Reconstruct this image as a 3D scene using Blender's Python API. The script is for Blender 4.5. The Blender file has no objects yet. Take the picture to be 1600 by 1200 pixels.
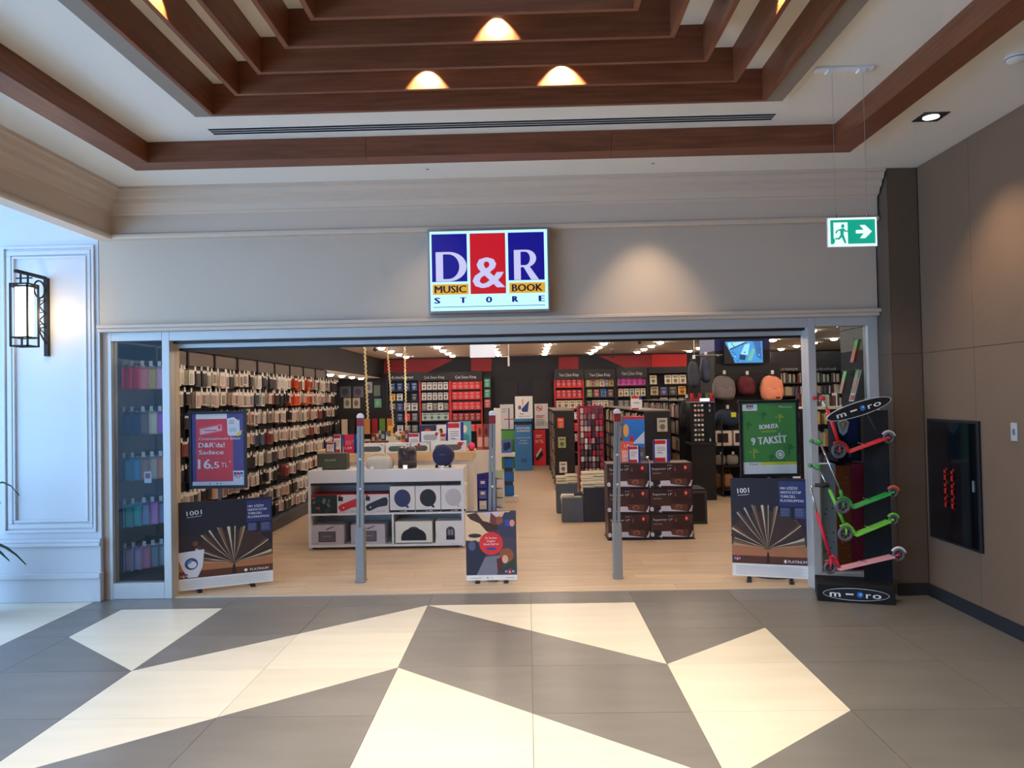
import bpy, math, random
from mathutils import Vector, Matrix
PI=math.pi
rnd=random.Random(11)
S=bpy.context.scene
COL=S.collection
# ---------------- camera, world, light, exposure ----------------
FL=1200.0; EYE=1.65; YAW,PIT,ROL=.0198,.0190,-.0197
_f=Vector((-math.sin(YAW)*math.cos(PIT),math.cos(YAW)*math.cos(PIT),math.sin(PIT)))
_r=Vector((math.cos(YAW),math.sin(YAW),0)); _u=_r.cross(_f)
_c,_s=math.cos(ROL),math.sin(ROL)
CR=_c*_r+_s*_u; CU=-_s*_r+_c*_u; CF=_f
cd=bpy.data.cameras.new('camera'); cam=bpy.data.objects.new('camera',cd); COL.objects.link(cam)
cd.sensor_width=36; cd.lens=36*FL/1600; cd.clip_end=200; cd.clip_start=.05
m=Matrix.Identity(4)
for i in range(3):
    m[i][0]=CR[i]; m[i][1]=CU[i]; m[i][2]=-CF[i]
m[2][3]=EYE
cam.matrix_world=m; S.camera=cam
def at(x,y,Y):
    'point of the place seen at photo pixel x,y at depth Y -> (X,Z)'
    d=(x-800)/FL*CR-(y-600)/FL*CU+CF
    t=Y/d.y
    return d.x*t, EYE+d.z*t
S.view_settings.view_transform='Standard'; S.view_settings.look='None'
S.view_settings.gamma=1; S.view_settings.use_curve_mapping=False
S.view_settings.exposure=0.1
w=bpy.data.worlds.new('world'); S.world=w; w.use_nodes=True
bg=w.node_tree.nodes['Background']; bg.inputs[0].default_value=(.31,.58,1,1); bg.inputs[1].default_value=5.2
def lamp(kind,name,loc,power,color=(1,.78,.55),rot=(0,0,0),size=.05,angle=60,blend=.5,sy=None):
    l=bpy.data.lights.new(name,kind); l.energy=power; l.color=color
    if kind=='SPOT':
        l.spot_size=math.radians(angle); l.spot_blend=blend; l.shadow_soft_size=size
    elif kind=='AREA':
        l.size=size
        if sy: l.shape='RECTANGLE'; l.size_y=sy
    else: l.shadow_soft_size=size
    o=bpy.data.objects.new(name,l); o.location=loc; o.rotation_euler=rot; COL.objects.link(o); return o
# daylight enters through the open left side of the mall hall
po=lamp('AREA','daylight_portal',(-6.55,.9,1.72),0,rot=(0,-PI/2,0),size=3.4,sy=11.0)
po.data.cycles.is_portal=True

# ---------------- materials ----------------
def lin(c):
    o=[]
    for v in c[:3]:
        v/=255.0; o.append(v/12.92 if v<=.04045 else ((v+.055)/1.055)**2.4)
    return (o[0],o[1],o[2],1)
MATS={}
def pm(c,rough=.55,metal=0,var=.06,sc=14,bump=0,bsc=60,name=None,coat=0,trans=0,alpha=1):
    key=(tuple(c),rough,metal,var,sc,bump,bsc,coat,trans,alpha)
    if key in MATS: return MATS[key]
    mt=bpy.data.materials.new(name or 'paint'); mt.use_nodes=True; nt=mt.node_tree; N=nt.nodes; b=N['Principled BSDF']
    col=lin(c)
    b.inputs['Roughness'].default_value=rough; b.inputs['Metallic'].default_value=metal
    if coat: b.inputs['Coat Weight'].default_value=coat
    if trans: b.inputs['Transmission Weight'].default_value=trans
    b.inputs['Alpha'].default_value=alpha
    b.inputs['Base Color'].default_value=col
    if var or bump:
        tc=N.new('ShaderNodeTexCoord'); no=N.new('ShaderNodeTexNoise'); no.inputs['Scale'].default_value=sc; no.inputs['Detail'].default_value=3
        nt.links.new(tc.outputs['Object'],no.inputs['Vector'])
        mx=N.new('ShaderNodeMix'); mx.data_type='RGBA'
        mx.inputs[6].default_value=[v*(1-var) for v in col[:3]]+[1]; mx.inputs[7].default_value=[min(1,v*(1+var)) for v in col[:3]]+[1]
        nt.links.new(no.outputs['Fac'],mx.inputs[0]); nt.links.new(mx.outputs[2],b.inputs['Base Color'])
        if bump:
            n2=N.new('ShaderNodeTexNoise'); n2.inputs['Scale'].default_value=bsc; nt.links.new(tc.outputs['Object'],n2.inputs['Vector'])
            bp=N.new('ShaderNodeBump'); bp.inputs['Strength'].default_value=bump; bp.inputs['Distance'].default_value=.005
            nt.links.new(n2.outputs['Fac'],bp.inputs['Height']); nt.links.new(bp.outputs['Normal'],b.inputs['Normal'])
    MATS[key]=mt; return mt
def em(c,st=1.0,name='glow'):
    key=('e',tuple(c),st)
    if key in MATS: return MATS[key]
    mt=bpy.data.materials.new(name); mt.use_nodes=True; nt=mt.node_tree; b=nt.nodes['Principled BSDF']
    b.inputs['Base Color'].default_value=(0,0,0,1); b.inputs['Emission Color'].default_value=lin(c); b.inputs['Emission Strength'].default_value=st
    b.inputs['Roughness'].default_value=.4
    MATS[key]=mt; return mt
def streak(c1,c2,scale,name,rough=.45,coords='Object',dist=0,bump=.1,detail=6):
    'grain: noise stretched by the mapping scale'
    mt=bpy.data.materials.new(name); mt.use_nodes=True; nt=mt.node_tree; N=nt.nodes; b=N['Principled BSDF']
    tc=N.new('ShaderNodeTexCoord'); mp=N.new('ShaderNodeMapping'); mp.inputs['Scale'].default_value=scale
    no=N.new('ShaderNodeTexNoise'); no.inputs['Scale'].default_value=1; no.inputs['Detail'].default_value=detail; no.inputs['Distortion'].default_value=dist
    cr=N.new('ShaderNodeValToRGB'); cr.color_ramp.elements[0].color=lin(c1); cr.color_ramp.elements[1].color=lin(c2)
    cr.color_ramp.elements[0].position=.3; cr.color_ramp.elements[1].position=.7
    oi=N.new('ShaderNodeObjectInfo'); ad=N.new('ShaderNodeVectorMath'); ad.operation='ADD'
    ml=N.new('ShaderNodeVectorMath'); ml.operation='SCALE'; ml.inputs['Scale'].default_value=37.0
    cb=N.new('ShaderNodeCombineXYZ'); nt.links.new(oi.outputs['Random'],cb.inputs[0]); nt.links.new(oi.outputs['Random'],cb.inputs[1]); nt.links.new(oi.outputs['Random'],cb.inputs[2])
    nt.links.new(cb.outputs[0],ml.inputs[0]); nt.links.new(tc.outputs[coords],mp.inputs[0]); nt.links.new(mp.outputs[0],ad.inputs[0]); nt.links.new(ml.outputs[0],ad.inputs[1])
    nt.links.new(ad.outputs[0],no.inputs['Vector']); nt.links.new(no.outputs['Fac'],cr.inputs[0])
    hs=N.new('ShaderNodeHueSaturation'); mr=N.new('ShaderNodeMapRange'); mr.inputs[3].default_value=.93; mr.inputs[4].default_value=1.06
    nt.links.new(oi.outputs['Random'],mr.inputs[0]); nt.links.new(mr.outputs[0],hs.inputs['Value']); nt.links.new(cr.outputs[0],hs.inputs['Color']); nt.links.new(hs.outputs[0],b.inputs['Base Color'])
    b.inputs['Roughness'].default_value=rough
    if bump:
        bp=N.new('ShaderNodeBump'); bp.inputs['Strength'].default_value=bump; bp.inputs['Distance'].default_value=.002
        nt.links.new(no.outputs['Fac'],bp.inputs['Height']); nt.links.new(bp.outputs['Normal'],b.inputs['Normal'])
    return mt
WOODX=streak((108,57,31),(134,76,46),(3,40,40),'walnut_along_x')
WOODY=streak((108,57,31),(134,76,46),(40,3,40),'walnut_along_y')
OAK=streak((198,172,142),(220,197,168),(1.6,22,22),'oak_plank',rough=.38)
GREYT=streak((112,109,105),(122,119,115),(2.2,7,3),'grey_stone',rough=.33,bump=.03)
CREAMT=streak((222,214,193),(230,222,203),(1.2,9,3),'cream_stone',rough=.33,bump=.03)
PLAS=pm((200,180,160),.75,var=.02,sc=3,bump=.08,name='beige_plaster')
CEIL=pm((232,225,215),.8,var=.02,sc=2,name='white_ceiling')
CORN=pm((208,186,166),.6,var=.02,name='beige_moulding')
PANW=pm((206,205,208),.5,var=.02,name='white_panelling')
ALU=pm((190,188,185),.45,.2,var=.03,name='grey_aluminium')
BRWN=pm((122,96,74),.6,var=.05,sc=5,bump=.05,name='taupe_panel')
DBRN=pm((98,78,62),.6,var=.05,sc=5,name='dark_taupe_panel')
BLK=pm((22,22,26),.5,name='black'); BLKM=pm((30,30,34),.8,name='matt_black'); DNAVY=pm((26,30,42),.6,name='dark_navy')
WHT=pm((232,230,226),.45,name='white'); WHTG=pm((232,230,228),.35,var=.02,name='white_laminate'); CRM=pm((236,222,190),.6,name='cream_paper')
PINE=pm((222,190,148),.5,name='pale_wood_edge')
RED=pm((200,34,40),.45,name='red'); DRED=pm((150,28,36),.6,name='dark_red'); BLU=pm((38,44,130),.5,name='blue'); ROY=pm((30,90,190),.45,name='royal_blue')
GRN=pm((60,130,62),.5,name='green'); STL=pm((165,168,170),.4,.5,name='steel'); CHR=pm((215,215,218),.15,1,var=0,name='chrome')
GREY=pm((110,112,116),.5,name='grey'); DGR=pm((62,66,74),.5,name='charcoal'); YEL=pm((232,205,60),.5,name='yellow'); ORG=pm((240,90,30),.5,name='orange')
RUB=pm((96,92,94),.6,name='grey_rubber'); PINKK=pm((240,60,110),.5,name='pink'); TEAL=pm((60,160,185),.5,name='teal')
def glass(c=(225,235,240),a=.12):
    mt=bpy.data.materials.new('glass'); mt.use_nodes=True; nt=mt.node_tree; N=nt.nodes
    out=N['Material Output']; tr=N.new('ShaderNodeBsdfTransparent'); tr.inputs[0].default_value=lin(c); gl=N.new('ShaderNodeBsdfGlossy'); gl.inputs['Roughness'].default_value=.02
    fr=N.new('ShaderNodeFresnel'); fr.inputs[0].default_value=1.22; mx=N.new('ShaderNodeMixShader')
    nt.links.new(fr.outputs[0],mx.inputs[0]); nt.links.new(tr.outputs[0],mx.inputs[1]); nt.links.new(gl.outputs[0],mx.inputs[2]); nt.links.new(mx.outputs[0],out.inputs[0])
    return mt
GLASS=glass()

# ---------------- mesh builder ----------------
TXT={}
def text_mesh(s,bold):
    bold=0
    k=(s,bold)
    if k in TXT: return TXT[k]
    cu=bpy.data.curves.new('t','FONT'); cu.body=s; cu.size=1; cu.resolution_u=2; cu.align_x='LEFT'; cu.offset=bold
    o=bpy.data.objects.new('t',cu); me=bpy.data.meshes.new_from_object(o)
    v=[(p.co.x,p.co.y) for p in me.vertices]; f=[tuple(p.vertices) for p in me.polygons]
    bpy.data.objects.remove(o); bpy.data.curves.remove(cu); bpy.data.meshes.remove(me)
    x0=min(p[0] for p in v); x1=max(p[0] for p in v); y0=min(p[1] for p in v); y1=max(p[1] for p in v)
    TXT[k]=(v,f,x0,x1,y0,y1); return TXT[k]
class B:
    def __init__(s,mat=None): s.v=[]; s.f=[]; s.fm=[]; s.ms=[]; s.cur=0; s.k=0; s.m(mat or WHT)
    def m(s,mat):
        if mat not in s.ms: s.ms.append(mat)
        s.cur=s.ms.index(mat); return s
    def add(s,vs,fs):
        n=len(s.v); s.v+=[tuple(p) for p in vs]; s.f+=[tuple(i+n for i in f) for f in fs]; s.fm+=[s.cur]*len(fs); return s
    def box(s,x0,x1,y0,y1,z0,z1):
        return s.add([(x0,y0,z0),(x1,y0,z0),(x1,y1,z0),(x0,y1,z0),(x0,y0,z1),(x1,y0,z1),(x1,y1,z1),(x0,y1,z1)],
            [(0,3,2,1),(4,5,6,7),(0,1,5,4),(1,2,6,5),(2,3,7,6),(3,0,4,7)])
    def poly(s,ps): return s.add(ps,[tuple(range(len(ps)))])
    def prism(s,ps,d):
        'planar polygon ps (3D), extruded by vector d'
        n=len(ps); d=Vector(d); q=[tuple(Vector(p)+d) for p in ps]
        return s.add(list(ps)+q,[tuple(range(n))[::-1],tuple(range(n,2*n))]+[(i,(i+1)%n,n+(i+1)%n,n+i) for i in range(n)])
    def cyl(s,a,b,r0,r1=None,n=12):
        a=Vector(a); b=Vector(b); r1=r0 if r1 is None else r1
        z=(b-a).normalized(); x=z.orthogonal().normalized(); y=z.cross(x); vs=[]
        for c,r in((a,r0),(b,r1)):
            for i in range(n):
                t=2*PI*i/n; vs.append(c+r*(math.cos(t)*x+math.sin(t)*y))
        return s.add(vs,[tuple(range(n))[::-1],tuple(range(n,2*n))]+[(i,(i+1)%n,n+(i+1)%n,n+i) for i in range(n)])
    def tube(s,pts,r,n=8,closed=False):
        pts=[Vector(p) for p in pts]; L=len(pts); vs=[]; pr=None
        for i,p in enumerate(pts):
            if closed: d=pts[(i+1)%L]-pts[i-1]
            else: d=pts[min(i+1,L-1)]-pts[max(i-1,0)]
            z=d.normalized()
            x=(z.orthogonal() if pr is None else pr-z*pr.dot(z)).normalized(); pr=x; y=z.cross(x)
            rr=r[i] if isinstance(r,(list,tuple)) else r
            for k in range(n):
                t=2*PI*k/n; vs.append(p+rr*(math.cos(t)*x+math.sin(t)*y))
        fs=[]
        for i in range(L if closed else L-1):
            for k in range(n):
                a=i*n+k; b=i*n+(k+1)%n; c=((i+1)%L)*n+(k+1)%n; d=((i+1)%L)*n+k; fs.append((a,b,c,d))
        if not closed: fs+= [tuple(range(n))[::-1],tuple(range((L-1)*n,L*n))]
        return s.add(vs,fs)
    def ring(s,c,ax,R,r,n=20,k=6,a0=0,a1=2*PI):
        c=Vector(c); z=Vector(ax).normalized(); x=z.orthogonal().normalized(); y=z.cross(x); full=abs(a1-a0-2*PI)<1e-6
        N=n if full else n+1
        return s.tube([c+R*(math.cos(a0+(a1-a0)*i/n)*x+math.sin(a0+(a1-a0)*i/n)*y) for i in range(N)],r,k,closed=full)
    def lathe(s,prof,c=(0,0,0),n=20,sx=1,sy=1):
        vs=[]; L=len(prof)
        for r,z in prof:
            for k in range(n):
                t=2*PI*k/n; vs.append((c[0]+r*sx*math.cos(t),c[1]+r*sy*math.sin(t),c[2]+z))
        fs=[(i*n+k,i*n+(k+1)%n,(i+1)*n+(k+1)%n,(i+1)*n+k) for i in range(L-1) for k in range(n)]
        fs+=[tuple(range(n))[::-1],tuple(range((L-1)*n,L*n))]
        return s.add(vs,fs)
    def ball(s,c,rx,ry=None,rz=None,n=12,k=8,pw=1):
        ry=ry or rx; rz=rz or rx; vs=[]; L=k+1
        for i in range(1,k):
            a=-PI/2+PI*i/k; cc=abs(math.cos(a))**pw; ss=math.copysign(abs(math.sin(a))**pw,a)
            for j in range(n):
                t=2*PI*j/n; ct=math.copysign(abs(math.cos(t))**pw,math.cos(t)); st=math.copysign(abs(math.sin(t))**pw,math.sin(t))
                vs.append((c[0]+rx*cc*ct,c[1]+ry*cc*st,c[2]+rz*ss))
        m0=len(vs); vs+=[(c[0],c[1],c[2]-rz),(c[0],c[1],c[2]+rz)]
        fs=[(i*n+j,i*n+(j+1)%n,(i+1)*n+(j+1)%n,(i+1)*n+j) for i in range(k-2) for j in range(n)]
        fs+=[(m0,(j+1)%n,j) for j in range(n)]+[(m0+1,(k-2)*n+j,(k-2)*n+(j+1)%n) for j in range(n)]
        return s.add(vs,fs)
    # ---- flat print on a face whose normal is -Y (local), later turned with the thing
    def pl(s,x0,x1,z0,z1,y,step=.0008): s.P=(x0,x1,z0,z1,y,step); s.k=0; return s
    def pt(s,u,v):
        x0,x1,z0,z1,y,st=s.P; return (x0+(x1-x0)*u,y-st*(s.k+1),z0+(z1-z0)*v)
    def pp(s,mat,pts): s.m(mat); s.poly([s.pt(*p) for p in pts]); s.k+=1; return s
    def pr(s,mat,u0,u1,v0,v1): return s.pp(mat,[(u0,v0),(u1,v0),(u1,v1),(u0,v1)])
    def pe(s,mat,u,v,ru,rv,n=24,a0=0,a1=2*PI,rot=0):
        x0,x1,z0,z1,y,st=s.P; W=x1-x0; Hh=z1-z0; ps=[]
        for i in range(n):
            a=a0+(a1-a0)*i/(n if a1-a0>6.28 else n-1); X=ru*W*math.cos(a); Z=rv*Hh*math.sin(a)
            ps.append((u+(X*math.cos(rot)-Z*math.sin(rot))/W,v+(X*math.sin(rot)+Z*math.cos(rot))/Hh))
        return s.pp(mat,ps)
    def ptx(s,mat,t,u,v,h,w=None,al='c',bold=0.0,rot=0):
        'text t: centre (or left edge) at u,v; cap height h as fraction of print height; w = total width fraction if given'
        x0,x1,z0,z1,y,st=s.P; W=x1-x0; Hh=z1-z0
        V,F,a0,a1,b0,b1=text_mesh(t,bold); ref=text_mesh('H',bold); sc=h*Hh/(ref[5]-ref[4]); sx=sc if w is None else w*W/(a1-a0)
        mid=(ref[5]+ref[4])/2; ox=(a0+a1)/2 if al=='c' else a0
        s.m(mat)
        for q in ((0,) if not bold else (-1,-.33,.33,1)):
            vs=[]
            for px,py in V:
                X=(px-ox)*sx+q*bold*.6*sc; Z=(py-mid)*sc; X,Z=X*math.cos(rot)-Z*math.sin(rot),X*math.sin(rot)+Z*math.cos(rot)
                vs.append((x0+u*W+X,y-st*(s.k+1)-q*st*.1,z0+v*Hh+Z))
            s.add(vs,F)
        s.k+=1; return s
    def mesh(s,name,smooth=False):
        me=bpy.data.meshes.new(name); me.from_pydata(s.v,[],s.f)
        for mt in s.ms: me.materials.append(mt)
        me.polygons.foreach_set('material_index',s.fm)
        if smooth: me.polygons.foreach_set('use_smooth',[True]*len(s.f))
        me.update(); return me
    def build(s,name,parent=None,smooth=False,bev=0,loc=None,rot=None):
        o=bpy.data.objects.new(name,s.mesh(name,smooth)); COL.objects.link(o)
        if parent: o.parent=parent
        if loc: o.location=loc
        if rot: o.rotation_euler=rot
        if bev:
            md=o.modifiers.new('bevel','BEVEL'); md.width=bev; md.segments=2; md.limit_method='ANGLE'
        return o
def auto(o,ang=35):
    me=o.data; me.polygons.foreach_set('use_smooth',[True]*len(me.polygons)); me.set_sharp_from_angle(angle=math.radians(ang)); return o
def thing(name,label,cat,loc=(0,0,0),rz=0,group=None):
    o=bpy.data.objects.new(name,None); o.empty_display_size=.1; COL.objects.link(o); o.location=loc; o.rotation_euler=(0,0,rz)
    o['label']=label; o['category']=cat
    if group: o['group']=group
    return o
def tag(o,label,cat,group=None):
    o['label']=label; o['category']=cat
    if group: o['group']=group
    return o
def struct(o): o['kind']='structure'; return o
def stuff(o): o['kind']='stuff'; return o
def obj(me,name,loc=(0,0,0),rot=(0,0,0),parent=None,scale=None):
    o=bpy.data.objects.new(name,me); COL.objects.link(o); o.location=loc; o.rotation_euler=rot
    if scale: o.scale=scale
    if parent: o.parent=parent
    return o
def dup(root,loc,rz=None,label=None,group=None):
    r=root.copy(); COL.objects.link(r); r.location=loc
    if rz is not None: r.rotation_euler=(0,0,rz)
    if label: r['label']=label
    if group: r['group']=group
    for ch in list(root.children):
        c=ch.copy(); COL.objects.link(c); c.parent=r
        for g in ch.children:
            d=g.copy(); COL.objects.link(d); d.parent=c
    return r
ORD=['first','second','third','fourth','fifth','sixth','seventh','eighth','ninth','tenth','eleventh','twelfth','thirteenth','fourteenth']
# =====================================================================
# THE HALL
# =====================================================================
# ---- mall floor: cut stone tiles, cream shapes in grey
fl=struct(B(pm((92,88,82),.8,name='grout')).box(-6.6,3.35,-4,6.575,-.06,-.004).build('floor'))
XL=[-6.5,-5.4,-4.55,-3.705,-3.33,-2.5,-1.67,-.835,-.005,.825,1.645,2.48,3.21]
YL=[1.2,1.9,2.61,3.33,4.05,4.77,5.485,6.2,6.56]
CRE=[[(-3.33,6.2),(-2.5,6.2),(-2.5,4.77),(-3.33,5.485)],[(-2.5,4.77),(-.835,6.2),(-.835,4.77),(-2.5,3.33)],
 [(-.835,6.2),(.825,6.2),(.825,4.77)],[(-.835,4.77),(.825,3.33),(.825,1.9),(-.835,1.9)],
 [(.825,4.77),(1.645,5.485),(1.645,4.05),(.825,3.33)],[(-9,9),(-3.705,9),(-3.705,-9),(-9,-9)]]
def inside(p,poly):
    c=False; n=len(poly)
    for i in range(n):
        (x1,y1),(x2,y2)=poly[i],poly[i-1]
        if (y1>p[1])!=(y2>p[1]) and p[0]<(x2-x1)*(p[1]-y1)/(y2-y1)+x1: c=not c
    return c
def cream(p): return any(inside(p,q) for q in CRE)
def tile(ps):
    cx=sum(p[0] for p in ps)/len(ps); cy=sum(p[1] for p in ps)/len(ps); g=.0014
    q=[]
    for x,y in ps:
        dx,dy=x-cx,y-cy; q.append((dx-math.copysign(g,dx) if abs(dx)>g else dx,dy-math.copysign(g,dy) if abs(dy)>g else dy,-.004))
    b=B(CREAMT if cream((cx,cy)) else GREYT).prism(q,(0,0,.004))
    b.build('tile',fl,loc=(cx,cy,0))
for i in range(len(XL)-1):
    for j in range(len(YL)-1):
        a,b_,c,d=(XL[i],YL[j]),(XL[i+1],YL[j]),(XL[i+1],YL[j+1]),(XL[i],YL[j+1])
        done=False
        for t1,t2 in(((a,b_,c),(a,c,d)),((a,b_,d),(b_,c,d))):
            k=[cream((sum(p[0] for p in t)/3,sum(p[1] for p in t)/3)) for t in(t1,t2)]
            if k[0]!=k[1]: tile(t1); tile(t2); done=True; break
        if not done: tile((a,b_,c,d))
# ---- store floor: planks near the door, grain material beyond
sf=struct(B(OAK).box(-5.4,8.0,6.6,19.1,-.06,-.003).build('floor'))
PW=.19
for r in range(18):
    y0=6.6+r*PW; x=-3.75+((r*.47)%1.25)-1.25
    while x<3.6:
        x1=x+1.25; a=max(x,-3.75); b_=min(x1,3.6)
        if b_-a>.05:
            B(OAK).box(-(b_-a)/2+.001,(b_-a)/2-.001,-PW/2+.001,PW/2-.001,-.003,0).build('plank',sf,loc=((a+b_)/2,y0+PW/2,0))
        x=x1
struct(B(pm((214,196,170),.35,.3,name='brass_strip')).box(-3.05,2.34,6.555,6.6,-.004,.006).build('trim_1'))
# ---- ceilings
OX0,OX1,OY1,OY0=-2.88,2.393,5.63,-2.9      # outer beam, outside edge
IX0,IX1,IY1,IY0=-2.69,2.217,5.46,-2.73     # outer beam, inside edge
c=B(CEIL); zc=3.47
c.box(-6.6,OX0,-4,6.6,zc,3.9); c.box(OX1,3.35,-4,6.6,zc,3.9); c.box(OX0,OX1,OY1,6.6,zc,3.9); c.box(OX0,OX1,-4,OY0,zc,3.9)
struct(c.build('ceiling'))
RX0,RX1,RY1,RY0=-2.115,1.665,4.905,-2.1
c=B(CEIL); zt=3.55
c.box(OX0,RX0,OY0,OY1,zt,3.9); c.box(RX1,OX1,OY0,OY1,zt,3.9); c.box(RX0,RX1,RY1,OY1,zt,3.9); c.box(RX0,RX1,OY0,RY0,zt,3.9)
struct(c.build('ceiling'))
struct(B(CEIL).box(RX0,RX1,RY0,RY1,3.70,3.9).build('ceiling'))
tr=pm((142,130,118),.6,name='grey_beige_trim')
struct(B(tr).box(-2.115,-1.995,RY0,RY1,3.515,3.56).box(1.545,1.665,RY0,RY1,3.515,3.56).box(-1.995,1.545,4.862,4.905,3.515,3.56).build('trim_2'))
def beam_frame(label,x0,x1,y0,y1,z0,z1,t,split=1):
    r=thing('ceiling_frame',label,'ceiling beam',((x0+x1)/2,(y0+y1)/2,z0),group='nested wooden frames in the ceiling')
    cx,cy=(x0+x1)/2,(y0+y1)/2; h=z1-z0; X=(x1-x0)/2; Y=(y1-y0)/2
    for sgn in(1,-1):
        n=split; xs=[-X+2*X*i/n for i in range(n+1)]
        for i in range(n):
            B(WOODX).box(xs[i]+(.001 if i else 0),xs[i+1]-.001,min(sgn*Y,sgn*(Y-t)),max(sgn*Y,sgn*(Y-t)),0,h).build('beam',r,bev=.002)
        B(WOODY).box(min(sgn*X,sgn*(X-t)),max(sgn*X,sgn*(X-t)),-Y+t,Y-t,0,h).build('beam',r,bev=.002)
    return r
beam_frame('wide outermost walnut frame around the whole raised ceiling',OX0,OX1,OY0,OY1,3.40,3.55,.18,3)
rg=[(-1.995,1.545,4.862),(-1.72,1.28,4.55),(-1.48,1.038,4.26),(-1.232,.80,3.96),(-1.015,.57,3.67)]
nm=['outermost','second from the outside','middle','second from the inside','innermost']
for i,(x0,x1,y1) in enumerate(rg):
    beam_frame('thin walnut slat frame, %s of the five nested in the ceiling recess'%nm[i],x0,x1,-2.06+.3*i,y1,3.50,3.70,.028)
# spot lamps between the slats
def gimbal(x,y,z,label,power,ang=70,tgt=(0,0,-1),col=(1,.72,.42)):
    r=thing('spot_lamp',label,'spotlight',(x,y,z-.05),group='small spotlights between the ceiling slats')
    b=B(BLK); b.lathe([(.035,0),(.038,.004),(.038,.05)],n=16); b.build('housing',r)
    B(em((255,225,180),12)).lathe([(.028,-.001),(.028,.001)],n=16).build('lens',r)
    l=lamp('SPOT','spot_beam',(0,0,-.012),power*3.2,col,size=.012,angle=ang+14,blend=.25)
    d=Vector(tgt).normalized(); l.rotation_euler=d.to_track_quat('-Z','Y').to_euler(); l.parent=r
gimbal(-.56,4.43,3.70,'spotlight washing the back slat, left of the two behind the middle frame',14,64,(0,.55,-1))
gimbal(.24,4.43,3.70,'spotlight washing the back slat, right of the two behind the middle frame',18,72,(0,.55,-1))
gimbal(-.12,3.86,3.70,'spotlight behind the innermost back slat, near the ceiling centre',12,64,(0,.55,-1))
gimbal(-1.60,3.5,3.70,'spotlight beside the left slats at the top left of the ceiling',14,64,(-.55,0,-1))
gimbal(1.17,3.62,3.70,'spotlight beside the right slats at the top right of the ceiling',14,64,(.55,0,-1))
# linear vent
v=thing('linear_vent','long slotted air diffuser in the ceiling behind the wood frames','air vent',(-.22,5.275,3.55))
B(WHT).box(-1.95,1.95,-.070,-.060,-.002,0).box(-1.95,1.95,.060,.070,-.002,0).box(-1.96,-1.95,-.07,.07,-.002,0).box(1.95,1.96,-.07,.07,-.002,0).build('frame',v)
B(BLK).box(-1.95,1.95,-.06,.06,-.0008,.0).build('duct',v)
for k in(-1,1): B(WHT).box(-1.95,1.95,k*.020-.004,k*.020+.004,-.002,-.001).build('slat',v)
# square downlight at the right, smoke detector
d=thing('downlight','black square recessed downlight with bright lens beside the right wall','ceiling lamp',(2.72,5.13,3.47))
B(BLK).box(-.085,.085,-.085,.085,-.004,0).build('trim_plate',d)
B(em((255,248,235),14)).lathe([(.05,-.006),(.05,-.004)],n=20).build('lens',d)
l=lamp('SPOT','downlight_beam',(0,0,-.02),80,(1,.80,.60),size=.03,angle=100,blend=.8); l.parent=d
sm=thing('smoke_detector','round white smoke detector on the ceiling at the far right','smoke detector',(2.71,4.22,3.47))
B(WHT).lathe([(.055,0),(.055,-.015),(.045,-.03),(.02,-.036)][::-1],n=24).build('body',sm); B(GREY).ring((0,0,-.018),(0,0,1),.052,.003,24).build('vent_ring',sm)
# fascia washer lamps (in the strip of ceiling in front of the fascia)
for x,pw,lb in((1.02,62,'right'),(-.75,22,'left')):
    r=thing('downlight','small round downlight above the fascia, %s of the lit shop sign'%lb,'ceiling lamp',(x,6.0,3.47))
    B(CEIL).lathe([(.03,-.002),(.03,0)],n=20).build('trim_ring',r); B(GREY).lathe([(.014,-.003),(.014,-.002)],n=12).build('lens',r)
    l=lamp('SPOT','downlight_beam',(0,0,-.02),pw,(1,.80,.56),size=.03,angle=70,blend=.9,rot=(.20,0,0)); l.parent=r
# general hall downlights (in the raised ceiling, out of view or above the frame)
for i,(x,y) in enumerate([(-.4,3.0),(-.4,1.2),(-.4,-.8),(.35,2.2),(-2.4,2.6),(2.0,2.4),(2.0,-.5),(-2.4,0)]):
    z=3.70 if abs(x)<1 else 3.55
    r=thing('downlight','round warm downlight in the hall ceiling above the viewer','ceiling lamp',(x,y,z),group='hall downlights above the viewer')
    B(WHT).lathe([(.06,-.004),(.06,0)],n=16).build('trim_ring',r); B(em((255,225,190),6)).lathe([(.045,-.006),(.045,-.004)],n=16).build('lens',r)
    l=lamp('SPOT','downlight_beam',(0,0,-.02),[440,200,190,390,90,50,50,90][i],(1,.84,.64),size=.06,angle=100,blend=.9); l.parent=r
    if i in(0,3): l.rotation_euler=(math.radians(14),0,0)
# ---- cornice, bulkhead, fascia
WX=-3.58
PRF=[(0,3.07),(.075,3.07),(.088,3.085),(.088,3.105),(.06,3.12),(.06,3.27),(.075,3.285),(.095,3.29),(.12,3.335),(.15,3.35),(.155,3.385),(.19,3.40),(.205,3.44),(.235,3.445),(.235,3.47),(0,3.47)]
def cornice(name,dirn,a,b_,miter=True):
    bb=B(CORN); n=len(PRF); vs=[]
    for e in(0,1):
        for o,z in PRF:
            if dirn=='x': vs.append(((WX+o if e==0 and miter else (WX if e==0 else b_)),6.5-o,z))
            else: vs.append((WX+o,(6.5-o if e==1 else a),z))
    bb.add(vs,[tuple(range(n)),tuple(range(n,2*n))[::-1]]+[(i,n+i,n+(i+1)%n,(i+1)%n) for i in range(n)])
    return struct(bb.build(name))
cornice('trim_3','x',WX,2.95); cornice('trim_4','y',-4,6.5)
struct(B(CORN).box(-3.64,WX,-4,6.5,3.07,3.47).build('trim_5'))
struct(B(PLAS).box(-3.66,2.955,6.5,6.62,2.285,3.47).build('wall_back'))
struct(B(CORN).box(-3.66,2.97,6.455,6.5,2.315,2.345).box(-3.66,2.96,6.47,6.5,2.285,2.315).build('trim_6',bev=.006))
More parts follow.
